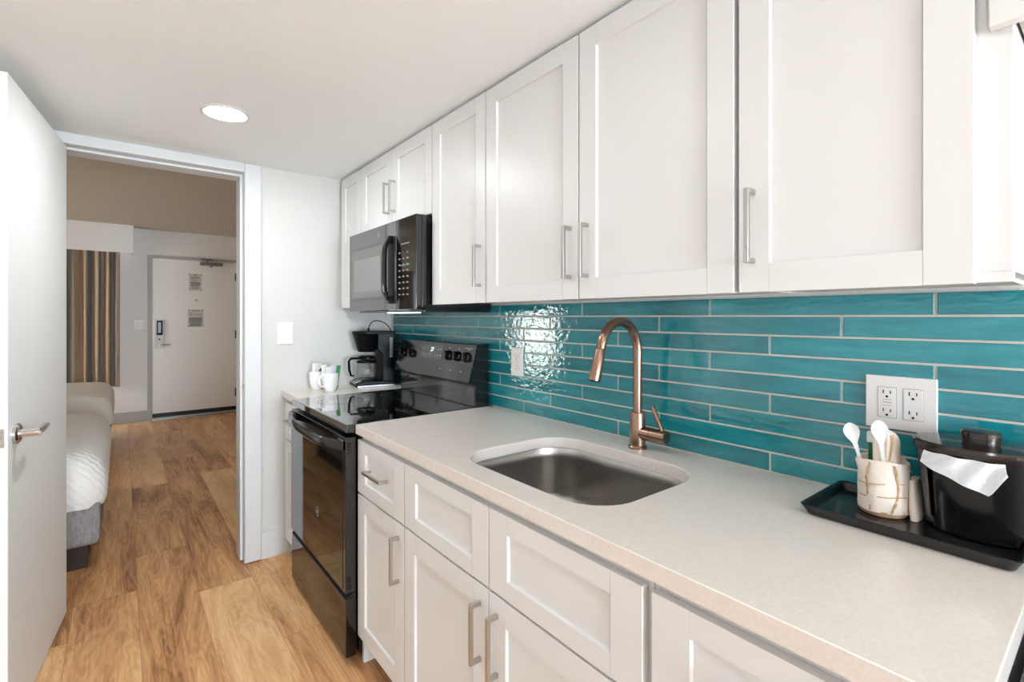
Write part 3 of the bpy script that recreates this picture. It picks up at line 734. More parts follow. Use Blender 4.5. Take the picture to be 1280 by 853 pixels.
badge(mdo, MX - 0.0008, 2.225, 1.712, 0.014)
# handle: bowed vertical bar
lo = []
for k in range(17):
    u = k / 16; z = 1.385 + 0.305 * u; b_ = 1 - abs(2*u - 1) ** 5.0
    x = MX - 0.012 - 0.030 * b_; w2 = 0.020
    lo.append([(x, 2.085 - w2, z), (x - 0.004, 2.085 - w2*0.6, z), (x - 0.004, 2.085 + w2*0.6, z), (x, 2.085 + w2, z), (x + 0.012, 2.085 + w2, z), (x + 0.012, 2.085 - w2, z)])
MB().loft(lo, True, True).box(MX - 0.022, MX, 2.066, 2.104, 1.385, 1.420, 0.002).box(MX - 0.022, MX, 2.066, 2.104, 1.655, 1.690, 0.002).build('handle', BLACKGLOSS, mdo)
cpn = MB(); cpn.box(MX, MX + 0.029, RY0, YS - 0.001, MZ0 + 0.004, MZ1 - 0.001, 0.003)
cpo = cpn.build('control_panel', BLACKGLASS, mw)
km = MB()
for r_ in range(8):
    for c_ in range(3):
        if r_ in (0,) and c_ == 1: continue
        y = 2.000 - 0.038*c_; z = 1.605 - 0.026*r_
        km.box(MX - 0.0006, MX, y - 0.009, y + 0.009, z - 0.003, z + 0.003)
km.box(MX - 0.0006, MX, 1.905, 1.985, 1.640, 1.645); km.box(MX - 0.0006, MX, 1.90, 2.00, 1.548, 1.551)
km.build('keypad_marks', mat('keypad_grey', S(128, 128, 128), 0.5), cpo)
MB().box(MX - 0.0007, MX + 0.002, 2.048, 2.120, 1.395, 1.680, 0.0002).build('handle_shade', BLACKMATT, mdo)  # flat black patch painted as the shade behind the handle
MB().box(MX - 0.0004, MX + 0.001, 1.872, 2.020, 1.672, 1.708).build('display_window', BLACKGLOSS, cpo)
MB().box(MX + 0.02, MX + 0.09, 1.975, 2.17, MZ0 - 0.010, MZ0 - 0.006).build('lamp_lens', mat('lamp_lens', S(225, 222, 215), 0.4, emit=(0.9, 0.98, 1.0, 1), strength=4.0), mw)

# ------------------------------------------------------------------ outlets and switches
def outlet(label, yc, zc, wdt, hgt, gangs, group, gfci):
    t = thing('outlet', label, 'outlet', (-0.012, yc, zc), 0, group)
    pl = MB(); pl.prism([(yc - wdt/2, zc - hgt/2), (yc + wdt/2, zc - hgt/2), (yc + wdt/2, zc + hgt/2), (yc - wdt/2, zc + hgt/2)], 'x', -0.0165, -0.0095, 0.002)
    pl.build('cover_plate', PLATE, t)
    for i, g in enumerate(gangs):
        y = yc + g
        f = MB(); f.box(-0.0175, -0.016, y - 0.0168, y + 0.0168, zc - 0.0335, zc + 0.0335, 0.0005)
        fo = f.build('receptacle', PLATE, t)
        sl = MB()
        sl.box(-0.01675, -0.0160, y - 0.0174, y + 0.0174, zc - 0.0341, zc + 0.0341)
        for s in (1, -1):
            zz = zc + s*0.0205
            sl.box(-0.0178, -0.0172, y + 0.0055, y + 0.0075, zz - 0.001, zz + 0.007); sl.box(-0.0178, -0.0172, y - 0.0075, y - 0.0055, zz - 0.001, zz + 0.006)
            sl.tube([(-0.0178, y, zz - 0.0075), (-0.0172, y, zz - 0.0075)], 0.0026, 12)
        if gfci and i == gfci - 1:
            sl.box(-0.0178, -0.0172, y - 0.0085, y + 0.0085, zc + 0.0062, zc + 0.0067); sl.box(-0.0178, -0.0172, y - 0.0085, y + 0.0085, zc - 0.0004, zc + 0.0004); sl.box(-0.0178, -0.0172, y - 0.0085, y + 0.0085, zc - 0.0067, zc - 0.0062)
        sl.build('slots', BLACKMATT, fo)
    for g in gangs:
        for s in (1, -1): MB().tube([(-0.0172, yc + g, zc + s*0.0485), (-0.0164, yc + g, zc + s*0.0485)], 0.003, 14).build('screw', PLATE, t)
outlet('double outlet plate on the teal tiles behind the wrapped cup', 0.3155, 1.1345, 0.127, 0.118, (0.0232, -0.0232), 'outlets on the teal tiles', 1)
outlet('single outlet plate on the teal tiles near the range', 1.655, 1.131, 0.078, 0.122, (0.0,), 'outlets on the teal tiles', 1)
def switch(label, xc, zc, yw, gangs=1, wdt=0.082, hgt=0.122):
    t = thing('light_switch', label, 'light switch', (xc, yw, zc))
    MB().box(xc - wdt/2, xc + wdt/2, yw - 0.007, yw - 0.0005, zc - hgt/2, zc + hgt/2, 0.002).build('cover_plate', PLATE, t)
    for g in range(gangs):
        x = xc + (g - (gangs - 1)/2) * 0.046
        MB().prism([(yw - 0.0065, zc - 0.033), (yw - 0.0095, zc - 0.033), (yw - 0.0125, zc + 0.033), (yw - 0.0065, zc + 0.033)], 'x', x - 0.016, x + 0.016, 0.0006).build('rocker', PLATE, t)
switch('white rocker switch on the kitchen wall beside the doorway', -0.639, 1.233, YF)
switch('white switch plate on the bedroom wall by the entry door', -1.189, 1.227, YE, 2, 0.098, 0.122)

# ------------------------------------------------------------------ recessed lamps
LAMP3 = mat('lamp_diffuser_fill', S(250, 248, 244), 0.5, emit=(0.93, 0.985, 1.01, 1), strength=LAMP_FILL)
LAMP2 = mat('lamp_diffuser_dim', S(250, 248, 244), 0.5, emit=(0.93, 0.985, 1.01, 1), strength=LAMP_NEAR)
def downlight(label, x, y, lm):
    t = thing('recessed_light', label, 'ceiling light', (x, y, ZC), 0, 'recessed kitchen lights')
    MB().lathe([(0.070, ZC - 0.0005), (0.086, ZC - 0.0005), (0.085, ZC - 0.005), (0.078, ZC - 0.0065), (0.069, ZC - 0.004)], (x, y), 48).build('trim_ring', TRIM, t)
    MB().lathe([(0.0, ZC - 0.0035), (0.0695, ZC - 0.0035)], (x, y), 48).build('diffuser', lm, t)
downlight('glowing recessed ceiling light in front of the bedroom doorway', -1.03, 2.268, LAMP)
downlight('glowing recessed ceiling light above the near end of the worktop', -1.06, -0.10, LAMP2)
downlight('unseen ceiling light added over the middle of the kitchen', -1.04, 1.05, LAMP3)

# ------------------------------------------------------------------ coffee maker
cm = thing('coffee_maker', 'black drip coffee maker in the corner left of the range', 'coffee maker', (-0.165, 2.838, ZT), math.radians(-8))
# local frame: front faces -x, width along y, z from 0
b = MB(); b.prism([(-0.125, 0.003), (0.10, 0.003), (0.10, 0.030), (-0.085, 0.036), (-0.125, 0.022)], 'y', -0.085, 0.085, 0.004)
b.build('base', BLACKPL, cm, local=True)
MB().box(-0.118, 0.102, -0.0865, 0.0865, 0.001, 0.011, 0.002).build('base_trim', mat('silver_trim', S(200, 200, 200), 0.3, metal=0.8), cm, local=True)
fpn = MB(); fpn.prism([(-0.1265, 0.021), (-0.086, 0.0355), (-0.087, 0.038), (-0.1285, 0.0235)], 'y', -0.045, 0.045, 0.0005)
fpo = fpn.build('button_panel', mat('silver_panel', S(170, 170, 170), 0.35, metal=0.6), cm, local=True)
tw = MB(); tw.prism([(0.03, 0.03), (0.10, 0.03), (0.105, 0.322), (0.0, 0.322), (0.0, 0.22), (0.03, 0.19)], 'y', -0.085, 0.085, 0.006)
two = tw.build('tower', BLACKPL, cm, local=True)
gg = MB(); gg.box(0.070, 0.090, -0.0862, -0.084, 0.17, 0.29, 0.002)
gg.build('water_gauge', mat('smoked_gauge', S(120, 122, 126), 0.2), two, local=True)
MB().lathe([(0.0, 0.203), (0.048, 0.203), (0.054, 0.212), (0.078, 0.300), (0.080, 0.306), (0.0, 0.306)], (-0.045, 0), 40, sx=1.0, sy=1.02).build('filter_basket', BLACKPL, cm, local=True)
lid = MB(); lp_ = [(0.105, -0.086), (0.105, 0.086), (-0.045, 0.086)] + [(-0.045 - 0.084*math.sin(math.radians(a)), 0.086*math.cos(math.radians(a))) for a in range(15, 180, 15)] + [(-0.045, -0.086)]
lid.prism([(p[0], p[1]) for p in lp_], 'z', 0.307, 0.327, 0.005)
lid.build('lid', BLACKPL, cm, local=True)
cf = MB(); cf.lathe([(0.0, 0.0385), (0.052, 0.0385), (0.060, 0.046), (0.0655, 0.075), (0.064, 0.11), (0.054, 0.148), (0.048, 0.163), (0.046, 0.163), (0.052, 0.147), (0.062, 0.11), (0.0635, 0.075), (0.058, 0.048), (0.05, 0.0405), (0.0, 0.0405)], (-0.045, 0), 40)
cfo = cf.build('carafe', GLASS, cm, local=True, sharp=60)
MB().lathe([(0.0, 0.180), (0.040, 0.180), (0.050, 0.172), (0.0505, 0.160), (0.0485, 0.160)], (-0.045, 0), 36).build('carafe_lid', BLACKPL, cfo, local=True)
MB().lathe([(0.0495, 0.152), (0.0565, 0.150), (0.0600, 0.138), (0.0575, 0.138)], (-0.045, 0), 36).build('carafe_band', BLACKPL, cfo, local=True)
MB().tube([(-0.093, 0.0, 0.165), (-0.135, 0.0, 0.165), (-0.148, 0.0, 0.150), (-0.146, 0.0, 0.10), (-0.136, 0.0, 0.065), (-0.118, 0.0, 0.062)], [0.008, 0.009, 0.009, 0.009, 0.008, 0.006], 14, flat=(1.3, 0.8)).build('carafe_handle', BLACKPL, cfo, local=True)
cord = [(-0.03, 0.02, 0.326), (-0.028, 0.02, 0.340), (-0.018, 0.02, 0.366), (0.0, 0.02, 0.384), (0.03, 0.02, 0.388), (0.07, 0.02, 0.374), (0.10, 0.025, 0.345), (0.118, 0.03, 0.30), (0.122, 0.035, 0.20), (0.122, 0.04, 0.05)]
def smooth_path(pts, n=6):
    P = [Vector(p) for p in pts]; out = []
    for i in range(len(P) - 1):
        a, b, c, d = P[max(i-1, 0)], P[i], P[i+1], P[min(i+2, len(P)-1)]
        for k in range(n):
            t = k / n
            out.append(0.5*((2*b) + (c - a)*t + (2*a - 5*b + 4*c - d)*t*t + (3*b - a - 3*c + d)*t**3))
    out.append(P[-1]); return out
MB().tube(smooth_path(cord), 0.0028, 8).tube([(-0.03, 0.02, 0.327), (-0.027, 0.02, 0.343)], [0.008, 0.005], 12).build('power_cord', BLACKPL, cm, local=True)

# ------------------------------------------------------------------ mugs with sachets
def mug(label, x, y, ang_):
    t = thing('mug', label, 'mug', (x, y, ZT), math.radians(ang_), 'white mugs')
    MB().lathe([(0.0, 0.0005), (0.026, 0.0005), (0.029, 0.004), (0.040, 0.035), (0.0435, 0.066), (0.044, 0.100), (0.0425, 0.102), (0.041, 0.100), (0.0405, 0.066), (0.037, 0.037), (0.026, 0.010), (0.0, 0.008)], (0, 0), 40).build('cup', PORC, t, local=True, sharp=60)
    MB().tube(smooth_path([(0.041, 0, 0.084), (0.058, 0, 0.086), (0.071, 0, 0.074), (0.070, 0, 0.052), (0.058, 0, 0.034), (0.037, 0, 0.030)]), 0.0062, 12, flat=(1.35, 0.8)).build('handle', PORC, t, local=True)
    return t
mug('white mug in front, holding a green sachet and sugar packets', -0.455, 2.752, 200)
mug('white mug behind the first, holding a brown-marked sachet', -0.486, 2.880, 70)
def sachet(label, x, y, z0, w_, h, m, lean=(0, 0), rz=0.0, mark=None, group=None, th=0.004):
    o = MB()
    def f(u, v):
        return (u - 0.5) * w_, v * h
    lo = []
    for k in range(7):
        v = k / 6; t_ = th * (0.15 + 0.85 * math.sin(math.pi * v) ** 0.6) ; z = v*h
        ring = []
        for q in range(12):
            a = 2*math.pi*q/12; ring.append((w_/2*math.copysign(abs(math.cos(a))**0.5, math.cos(a)), t_/2*math.sin(a), z))
        lo.append(ring)
    o.loft(lo, True, True)
    M = Matrix.Translation((x, y, z0)) @ Matrix.Rotation(math.radians(lean[0]), 4, 'X') @ Matrix.Rotation(math.radians(lean[1]), 4, 'Y') @ Matrix.Rotation(math.radians(rz), 4, 'Z')
    o.rot(M)
    ob = o.build('sachet', m); tag(ob, label, 'sachet', group)
    if mark:
        q = MB(); q.prism(mark, 'y', -th*0.62, -th*0.5); q.rot(M); q.build('print', BROWNP, ob)
    return ob
sachet('green paper sachet standing in the front mug', -0.424, 2.748, ZT + 0.014, 0.020, 0.128, GREEN, (3, 6), -20, None, 'sachets in the mugs')
sachet('pale lilac sachet beside the green one in the front mug', -0.440, 2.768, ZT + 0.014, 0.034, 0.126, LILAC, (-3, 7), -20, None, 'sachets in the mugs')
sachet('white paper sachet in the middle of the front mug', -0.463, 2.745, ZT + 0.014, 0.034, 0.122, PAPER, (3, -2), -15, None, 'sachets in the mugs')
sachet('white sachet leaning at the back of the front mug', -0.470, 2.762, ZT + 0.014, 0.034, 0.132, PLWHITE, (-5, -5), 10, None, 'sachets in the mugs')
sachet('white sachet with a dark brown mark in the rear mug', -0.484, 2.870, ZT + 0.016, 0.040, 0.133, PAPER, (2, 2), -25, [(-0.004, 0.088), (0.018, 0.088), (0.018, 0.116)], 'sachets in the mugs')
sachet('plain white sachet at the back of the rear mug', -0.486, 2.890, ZT + 0.016, 0.042, 0.130, PLWHITE, (-4, 0), -15, None, 'sachets in the mugs')

# ------------------------------------------------------------------ tray, ice bucket, wrapped cup
tr = MB(); X0, X1, Y0, Y1 = -0.250, -0.014, 0.104, 0.432
def rl(off, z, r=0.014): return [(p[0], p[1], z) for p in rrect(X0 + off, X1 - off, Y0 + off, Y1 - off, r, 5)]
tr.loft([rl(0.016, ZT + 0.0005), rl(0.010, ZT + 0.003), rl(0.0, ZT + 0.022), rl(0.003, ZT + 0.0235), rl(0.007, ZT + 0.021), rl(0.015, ZT + 0.0055), rl(0.020, ZT + 0.0045)], True, True)
tro = tr.build('tray', mat('black_tray_plastic', S(24, 24, 25), 0.2, spec=0.5)); tag(tro, 'black rectangular serving tray at the near end of the worktop', 'tray')
TZ = ZT + 0.0048
ib = thing('ice_bucket', 'black oval ice bucket with lid on the black tray', 'ice bucket', (-0.090, 0.182, TZ))
IC = (-0.090, 0.174)
SXB, SYB = 0.80, 1.02
MB().lathe([(0.0, TZ), (0.074, TZ), (0.080, TZ + 0.004), (0.094, TZ + 0.150), (0.0945, TZ + 0.158), (0.090, TZ + 0.158), (0.090, TZ + 0.150), (0.0, TZ + 0.145)], IC, 56, SXB, SYB).build('body', mat('black_bucket_plastic', S(12, 12, 12), 0.18, spec=0.5), ib)
lido = MB().lathe([(0.0925, TZ + 0.150), (0.099, TZ + 0.150), (0.100, TZ + 0.153), (0.100, TZ + 0.164), (0.097, TZ + 0.168), (0.06, TZ + 0.1715), (0.0, TZ + 0.172)], IC, 56, SXB, SYB).build('lid', BROWNBLK, ib)
MB().lathe([(0.027, TZ + 0.1705), (0.027, TZ + 0.179), (0.0285, TZ + 0.180), (0.029, TZ + 0.191), (0.027, TZ + 0.194), (0.0, TZ + 0.1945)], (IC[0] - 0.008, IC[1]), 36, 0.95, 1.0).build('lid_knob', BROWNBLK, lido)
# bail handle hanging on the side that faces away down the counter
hd = MB(); lo = []
for k in range(9):
    u = k / 8
    z = TZ + 0.150 - 0.128 * u; rr_ = 0.0945 - 0.0145 * u * 0.9
    y = IC[1] + SYB * rr_ * math.cos(math.radians(38)) + 0.002; x = IC[0] - SXB * rr_ * math.sin(math.radians(38)) - 0.002
    ww = 0.012 * (1 - 0.55 * u)
    lo.append([(x - ww*0.8, y - ww*0.6, z), (x + ww*0.8, y + ww*0.6, z), (x + ww*0.8 - 0.0015, y + ww*0.6 + 0.002, z), (x - ww*0.8 - 0.0015, y - ww*0.6 + 0.002, z)])
hd.loft(lo, True, True)
hd.build('bail', mat('grey_smoked_plastic', S(60, 58, 58), 0.15, spec=0.7), ib)
# plastic liner sticking out below the lid
ln = MB()
def lf(u, v):
    a = math.radians(-172 + 62 * (1 - u)) if False else None
    y = 0.2465 - 0.112 * u
    dy = (y - IC[1]) / (0.098 * SYB)
    x = IC[0] - 0.098 * SXB * math.sqrt(max(0.0, 1 - min(dy*dy, 0.995)))
    drop = (0.022 + 0.034 * min(1, u * 1.25)) if u < 0.82 else (0.0565 - 0.22 * (u - 0.82))
    z = TZ + 0.151 - v * drop
    x -= 0.004 + 0.010 * v + 0.0035 * math.sin(u * 17 + v * 5)
    return (x, y + 0.010 * v * (0.5 - u), z)
ln.grid(lf, 26, 8)
lno = ln.build('liner', LINER, ib, sharp=80)
sm = lno.modifiers.new('thick', 'SOLIDIFY'); sm.thickness = 0.0008

# cup wrapped in a striped washcloth
WC = (-0.113, 0.321)
wc = thing('wrapped_cup', 'cup wrapped in a cream washcloth with tan stripes on tray', 'wrapped cup', (WC[0], WC[1], TZ))
MB().lathe([(0.0, TZ), (0.038, TZ), (0.0405, TZ + 0.002), (0.0405, TZ + 0.011), (0.0, TZ + 0.011)], WC, 36).build('cup_base', mat('tan_cup_base', S(178, 142, 112), 0.5), wc)
def wr(a, r, z):
    q = (z - TZ - 0.008) / 0.105
    return r + 0.0022*math.sin(3*a + 9*q) + 0.0014*math.sin(7*a - 14*q) + 0.0012*math.sin(40*q), z + (0.003*math.sin(2*a + 1) if q > 0.9 else 0)
cl = MB().lathe([(0.038, TZ + 0.0115), (0.0425, TZ + 0.009), (0.0440, TZ + 0.02), (0.0450, TZ + 0.055), (0.0445, TZ + 0.085), (0.0450, TZ + 0.108), (0.0430, TZ + 0.112), (0.0395, TZ + 0.108), (0.0385, TZ + 0.05), (0.0, TZ + 0.045)], WC, 72, fn=wr)
clo = cl.build('washcloth', CLOTH, wc, sharp=70)
def stripe(a_deg, wob, wdt):
    m = MB()
    def f(u, v):
        z = TZ + 0.012 + 0.097 * v; a = math.radians(a_deg + wob * math.sin(3*v)) + (u - 0.5) * wdt
        q = (z - TZ - 0.008) / 0.105
        base_r = 0.0428 + 0.0024 * min(1, v * 1.5)
        r, zz = wr(a, base_r + 0.0008, z)
        return (WC[0] + r*math.cos(a), WC[1] + r*math.sin(a), z)
    m.grid(f, 2, 20); return m
for a, wv in ((214, 14), (166, -8), (258, 8)): stripe(a, wv, 0.085).build('stripe', CLOTHSTRIPE, clo)
def hstripe(z_):
    m = MB()
    def f(u, v):
        a = math.radians(120 + 200*u); z = TZ + z_ + 0.002*v + 0.004*math.sin(2*a)
        r, zz = wr(a, 0.0452, z); return (WC[0] + (r+0.0004)*math.cos(a), WC[1] + (r+0.0004)*math.sin(a), z)
    m.grid(f, 40, 1); return m
for z_ in (0.066, 0.040): hstripe(z_).build('stripe', CLOTHSTRIPE, clo)
# rolled cloth standing in the cup
rc = MB(); lo = []
RX, RY = WC[0] - 0.003, WC[1] - 0.009
for k in range(19):
    v = k / 18; z = TZ + 0.05 + 0.128 * v
    r0 = 0.034 * (1 - 0.22 * v) * (1.0 if v < 0.78 else math.sqrt(max(0.012, 1 - ((v - 0.78)/0.225)**2)))
    lo.append([(RX + r0*(1 + 0.09*math.sin(3*a_ + 3*v) + 0.05*math.sin(7*a_ - 6*v))*math.cos(a_) + 0.003*v, RY + r0*0.82*(1 + 0.10*math.sin(2*a_ + 3*v))*math.sin(a_) + 0.004*v, z + 0.006*v*v*math.cos(a_ - 2.2)) for a_ in [2*math.pi*q/48 for q in range(48)]])
rc.loft(lo, True, True)
rco = rc.build('rolled_washcloth', CLOTH, None, sharp=80); tag(rco, 'cream washcloth rolled upright in the wrapped cup', 'washcloth')
m = MB()
def f1(u, v):
    a = math.radians(205 + 18*v) + (u-0.5)*0.12; zz = 0.115 + 0.05*v; r = 0.034*(1 - 0.25*((zz-0.05)/0.135)) * 1.0
    vv = (zz - 0.05) / 0.135
    rr_ = r * (1 + 0.10*math.sin(3*a + 4*vv)) + 0.0009
    return (RX + rr_*math.cos(a) + 0.004*vv, RY + rr_*0.9*math.sin(a) + 0.006*vv, TZ + zz)
m.grid(f1, 2, 14); m.build('stripe', CLOTHSTRIPE, rco)
# second, folded cloth leaning at the side of the cup
fl = MB(); lo = []
for k in range(8):
    v = k / 7; z = TZ + 0.001 + 0.078 * v
    cx_, cy_ = -0.100 + 0.004*v, 0.267 + 0.006*v
    lo.append([(cx_ + 0.030*(1 - 0.25*v)*math.copysign(abs(math.cos(a_))**0.6, math.cos(a_)), cy_ + 0.008*(1 + 0.15*math.sin(5*v))*math.copysign(abs(math.sin(a_))**0.7, math.sin(a_)), z) for a_ in [2*math.pi*q/28 for q in range(28)]])
fl.loft(lo, True, True)
tag(fl.build('folded_washcloth', CLOTH, None, sharp=80), 'folded cream washcloth between wrapped cup and ice bucket', 'washcloth')
# spoons, straw packets
def spoon(label, foot, head, face, group):
    t = thing('spoon', label, 'spoon', foot, 0, group)
    a, b = Vector(foot), Vector(head); d = (b - a).normalized(); fN = Vector(face).normalized(); fN = (fN - d * fN.dot(d)).normalized(); s_ = d.cross(fN)
    m = MB(); n = 14; Ln = (b - a).length; lo = []
    prof = [(0, .0028), (.55, .0034), (.68, .0046), (.74, .0085), (.80, .0125), (.86, .0145), (.92, .0135), (.97, .0085), (1.0, .002)]
    for u, wd in prof:
        c = a + d * (Ln * u); dish = 0.0045 * max(0, math.sin(math.pi * (u - 0.70) / 0.30)) if u > 0.70 else 0
        L1 = [c - s_*wd + fN*0.0, c - s_*wd*0.5 - fN*dish*0.75, c - fN*dish, c + s_*wd*0.5 - fN*dish*0.75, c + s_*wd]
        L2 = [p - fN*0.0016 for p in L1[::-1]]
        lo.append([tuple(p) for p in L1 + L2])
    m.loft(lo, True, True); m.build('spoon_body', PLWHITE, t, sharp=60)
    t.name = 'spoon'
    return t
spoon('white plastic spoon leaning left out of the wrapped cup', (-0.118, 0.346, TZ + 0.050), (-0.150, 0.371, TZ + 0.182), (-0.85, -0.3, 0.2), 'plastic spoons in the cup')
spoon('white plastic spoon in front of the rolled washcloth', (-0.142, 0.306, TZ + 0.050), (-0.150, 0.319, TZ + 0.196), (-0.95, -0.25, 0.15), 'plastic spoons in the cup')
gp = MB(); gp.box(-0.098, -0.082, 0.336, 0.352, TZ + 0.047, TZ + 0.135, 0.003); gp.box(-0.100, -0.080, 0.333, 0.354, TZ + 0.137, TZ + 0.160, 0.002, mi=1)
tag(gp.build('packet', [GREENP, LINER]), 'green packet with a clear top standing in the wrapped cup', 'packet')

# ------------------------------------------------------------------ dark appliance at the end of the worktop
fr = thing('refrigerator', 'dark appliance beside the near end of the worktop', 'refrigerator', (-0.35, -0.25, 0))
MB().box(-0.60, -0.04, -0.56, 0.088, 0.02, 0.865, 0.006).box(-0.58, -0.06, -0.54, 0.07, 0.0, 0.02).build('body', mat('dark_grey_enamel', S(52, 52, 54), 0.4), fr)
fd = MB().box(-0.66, -0.605, -0.56, 0.088, 0.06, 0.865, 0.008).build('door', mat('dark_grey_door', S(48, 48, 50), 0.35), fr)
MB().tube([(-0.66, 0.05, 0.74), (-0.69, 0.05, 0.74), (-0.69, 0.05, 0.50), (-0.66, 0.05, 0.50)], 0.008, 12).build('handle', NICKEL, fd)

# ------------------------------------------------------------------ bedroom: beds, curtain, entry door
def bed(label, y0, y1, group='beds'):
    t = thing('bed', label, 'bed', (-2.45, (y0 + y1)/2, 0), 0, group)
    MB().box(-3.45, -1.50, y0 + 0.07, y1 - 0.07, 0.0, 0.125).build('plinth', DARKBASE, t)
    MB().box(-3.50, -1.445, y0 + 0.02, y1 - 0.02, 0.125, 0.36, 0.03, seg=3).build('box_spring', FABRIC, t)
    q = MB(); n = 4
    def prof(off, z, r): 
        pts = rrect(-3.52 + off, -1.425 - off, y0 + off, y1 - off, r, 8); return [(p[0], p[1], z + 0.010*math.sin(9*p[0] + 7*p[1])*(1 if z < 0.4 else 0.3)) for p in pts]
    q.loft([prof(0.020, 0.335, 0.10), prof(0.004, 0.332, 0.12), prof(-0.006, 0.36, 0.13), prof(-0.008, 0.42, 0.13), prof(0.000, 0.49, 0.13), prof(0.016, 0.545, 0.13), prof(0.045, 0.585, 0.13), prof(0.09, 0.608, 0.13), prof(0.16, 0.616, 0.13), prof(0.35, 0.622, 0.1)], False, True)
    q.build('quilt', QUILT, t, sharp=70)
    return t
bed('nearer bed with white ribbed quilt on a grey fabric base', 3.36, 4.93)
bed('farther bed with white quilt in front of the striped curtain', 5.72, 7.22)
cu = MB()
def cf_(u, v):
    x = -3.42 + 2.045 * u
    a = 2*math.pi*x/0.098
    return (x, 7.662 + 0.046*math.sin(a + 0.7*math.sin(x*9)) + 0.008*math.sin(a*2.1 + 2*v), 0.475 + 1.67*v)
cu.grid(cf_, 260, 6)
cuo = cu.build('curtain', CURTAIN, None, sharp=80); tag(cuo, 'tan and grey striped curtain hanging left of the entry door', 'curtain')
so = cuo.modifiers.new('thick', 'SOLIDIFY'); so.thickness = 0.003
va = MB(); va.box(-3.55, -1.244, 7.565, 7.585, 2.103, 2.405, 0.002).box(-1.264, -1.244, 7.585, YE - 0.0005, 2.103, 2.405, 0.002).box(-3.55, -1.244, 7.565, YE - 0.0005, 2.405, 2.4395)
tag(va.build('curtain_valance', WALL2), 'boxed white pelmet above the striped curtain', 'pelmet')

t2 = MB()
t2.box(-1.104, -1.0555, YE - 0.02, YE + 0.0, 0, 2.112, 0.003); t2.box(-0.1055, -0.047, YE - 0.02, YE, 0, 2.112, 0.003); t2.box(-1.0555, -0.1055, YE - 0.02, YE, 2.078, 2.112, 0.003)
struct('trim_2', t2, GREYTRIM, 'grey metal frame of the entry door', 'door frame')
struct('trim_3', MB().box(-1.0555, -0.1055, YE - 0.05, YE, 0, 0.014, 0.003), mat('threshold_metal', S(176, 174, 170), 0.35, metal=0.9), 'metal threshold strip under the entry door', 'threshold')
DYE = YE - 0.002
d2 = MB().box(-1.054, -0.107, YE - 0.012, DYE, 0.030, 2.076, 0.001).build('door_2', LEAF2); tag(d2, 'white entry door with posted notices and card lock', 'door', kind='structure')
yd = YE - 0.012
MB().box(-1.053, -0.108, yd - 0.012, yd, 0.032, 0.085, 0.002).build('door_sweep', mat('sweep_black', S(26, 26, 28), 0.5), d2)
LOCKM = mat('satin_lock_metal', S(200, 198, 196), 0.55, metal=0.5)
CLOSERM = mat('closer_metal', S(128, 126, 124), 0.45, metal=0.6)
MB().box(-1.026, -0.926, yd - 0.018, yd, 0.925, 1.290, 0.004).build('lock_plate', LOCKM, d2)
lk = MB().box(-1.008, -0.946, yd - 0.030, yd - 0.018, 1.090, 1.275, 0.004).build('card_reader', BLACKMATT, d2)
MB().box(-0.995, -0.962, yd - 0.0312, yd - 0.030, 1.12, 1.255).build('reader_screen', mat('reader_screen_grey', S(110, 118, 126), 0.25), d2)
MB().box(-0.990, -0.968, yd - 0.024, yd - 0.018, 1.03, 1.045).build('turn_piece', BLACKMATT, d2)
MB().tube([(-0.975, yd - 0.018, 0.966), (-0.975, yd - 0.055, 0.966)], 0.012, 14).tube([(-0.985, yd - 0.052, 0.966), (-0.92, yd - 0.052, 0.966), (-0.862, yd - 0.046, 0.964)], [0.010, 0.009, 0.008], 14).build('handle', CHROME, d2)
MB().lathe([(0.0, 0), (0.018, 0), (0.016, 0.006), (0.008, 0.008), (0.0, 0.008)], (0, 0), 20).rot(Matrix.Translation((-0.579, yd, 1.543)) @ Matrix.Rotation(math.radians(90), 4, 'X')).build('peephole', CHROME, d2)
cs = MB().box(-0.535, -0.275, yd - 0.05, yd, 2.015, 2.058, 0.004).tube([(-0.45, yd - 0.03, 2.058), (-0.45, yd - 0.03, 2.075)], 0.012, 12).tube([(-0.41, yd - 0.03, 2.015), (-0.41, yd - 0.03, 1.995)], 0.014, 12)
cs.build('door_closer', CLOSERM, d2)
MB().tube([(-0.45, yd - 0.03, 2.073), (-0.50, yd - 0.10, 2.088), (-0.53, yd - 0.14, 2.09)], 0.010, 8, flat=(1.2, 0.5)).tube([(-0.53, yd - 0.14, 2.09), (-0.40, yd - 0.012, 2.10)], 0.008, 8).build('closer_arm', CLOSERM, d2)
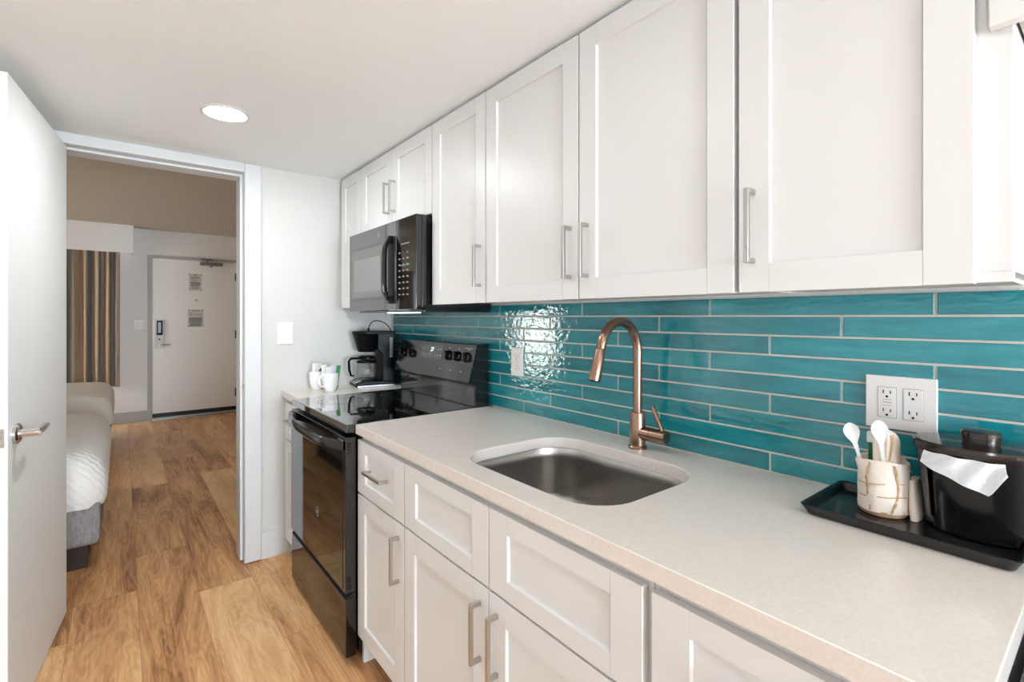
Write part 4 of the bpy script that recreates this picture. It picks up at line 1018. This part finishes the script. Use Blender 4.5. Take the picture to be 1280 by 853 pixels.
for zz in (1.876, 1.082, 0.278):
    MB().box(-0.122, -0.096, yd - 0.014, yd, zz - 0.055, zz + 0.055, 0.002).tube([(-0.1065, yd - 0.014, zz - 0.055), (-0.1065, yd - 0.014, zz + 0.055)], 0.008, 10).build('hinge', mat('dark_hinge', S(70, 68, 66), 0.4, metal=0.8), d2)
def notice(label, x0, x1, z0, z1, lines):
    t = MB().box(x0, x1, yd - 0.002, yd, z0, z1).build('notice', NOTICE); tag(t, label, 'notice', 'notices on the entry door')
    m = MB(); 
    for zf, a, b_, hh in lines:
        z = z1 - (z1 - z0) * zf; m.box(x0 + (x1 - x0)*a, x0 + (x1 - x0)*b_, yd - 0.0025, yd - 0.002, z - hh/2, z + hh/2)
    for px_, pz_ in ((0.06, 0.05), (0.94, 0.05), (0.06, 0.95), (0.94, 0.95)):
        m.box(x0 + (x1-x0)*px_ - 0.005, x0 + (x1-x0)*px_ + 0.005, yd - 0.0025, yd - 0.002, z1 - (z1-z0)*pz_ - 0.005, z1 - (z1-z0)*pz_ + 0.005)
    m.build('print', DARKMARK, t)
notice('upper printed notice on the white entry door', -0.662, -0.514, 1.675, 1.900, [(0.07, 0.36, 0.64, 0.010), (0.18, 0.14, 0.8, 0.005), (0.24, 0.14, 0.86, 0.005), (0.30, 0.14, 0.7, 0.005), (0.40, 0.14, 0.6, 0.004), (0.46, 0.14, 0.7, 0.004), (0.54, 0.14, 0.88, 0.010), (0.60, 0.14, 0.88, 0.008), (0.67, 0.14, 0.88, 0.008), (0.73, 0.14, 0.8, 0.006), (0.79, 0.2, 0.8, 0.005), (0.85, 0.14, 0.8, 0.005), (0.91, 0.3, 0.7, 0.004)])
notice('lower wider printed notice below the peephole', -0.672, -0.495, 1.188, 1.425, [(0.08, 0.25, 0.75, 0.006), (0.20, 0.06, 0.35, 0.004), (0.27, 0.06, 0.9, 0.003), (0.33, 0.06, 0.9, 0.003)] + [(0.48 + 0.05*k, 0.08, 0.9, 0.007) for k in range(6)] + [(0.80 + 0.045*k, 0.12, 0.86, 0.006) for k in range(4)])
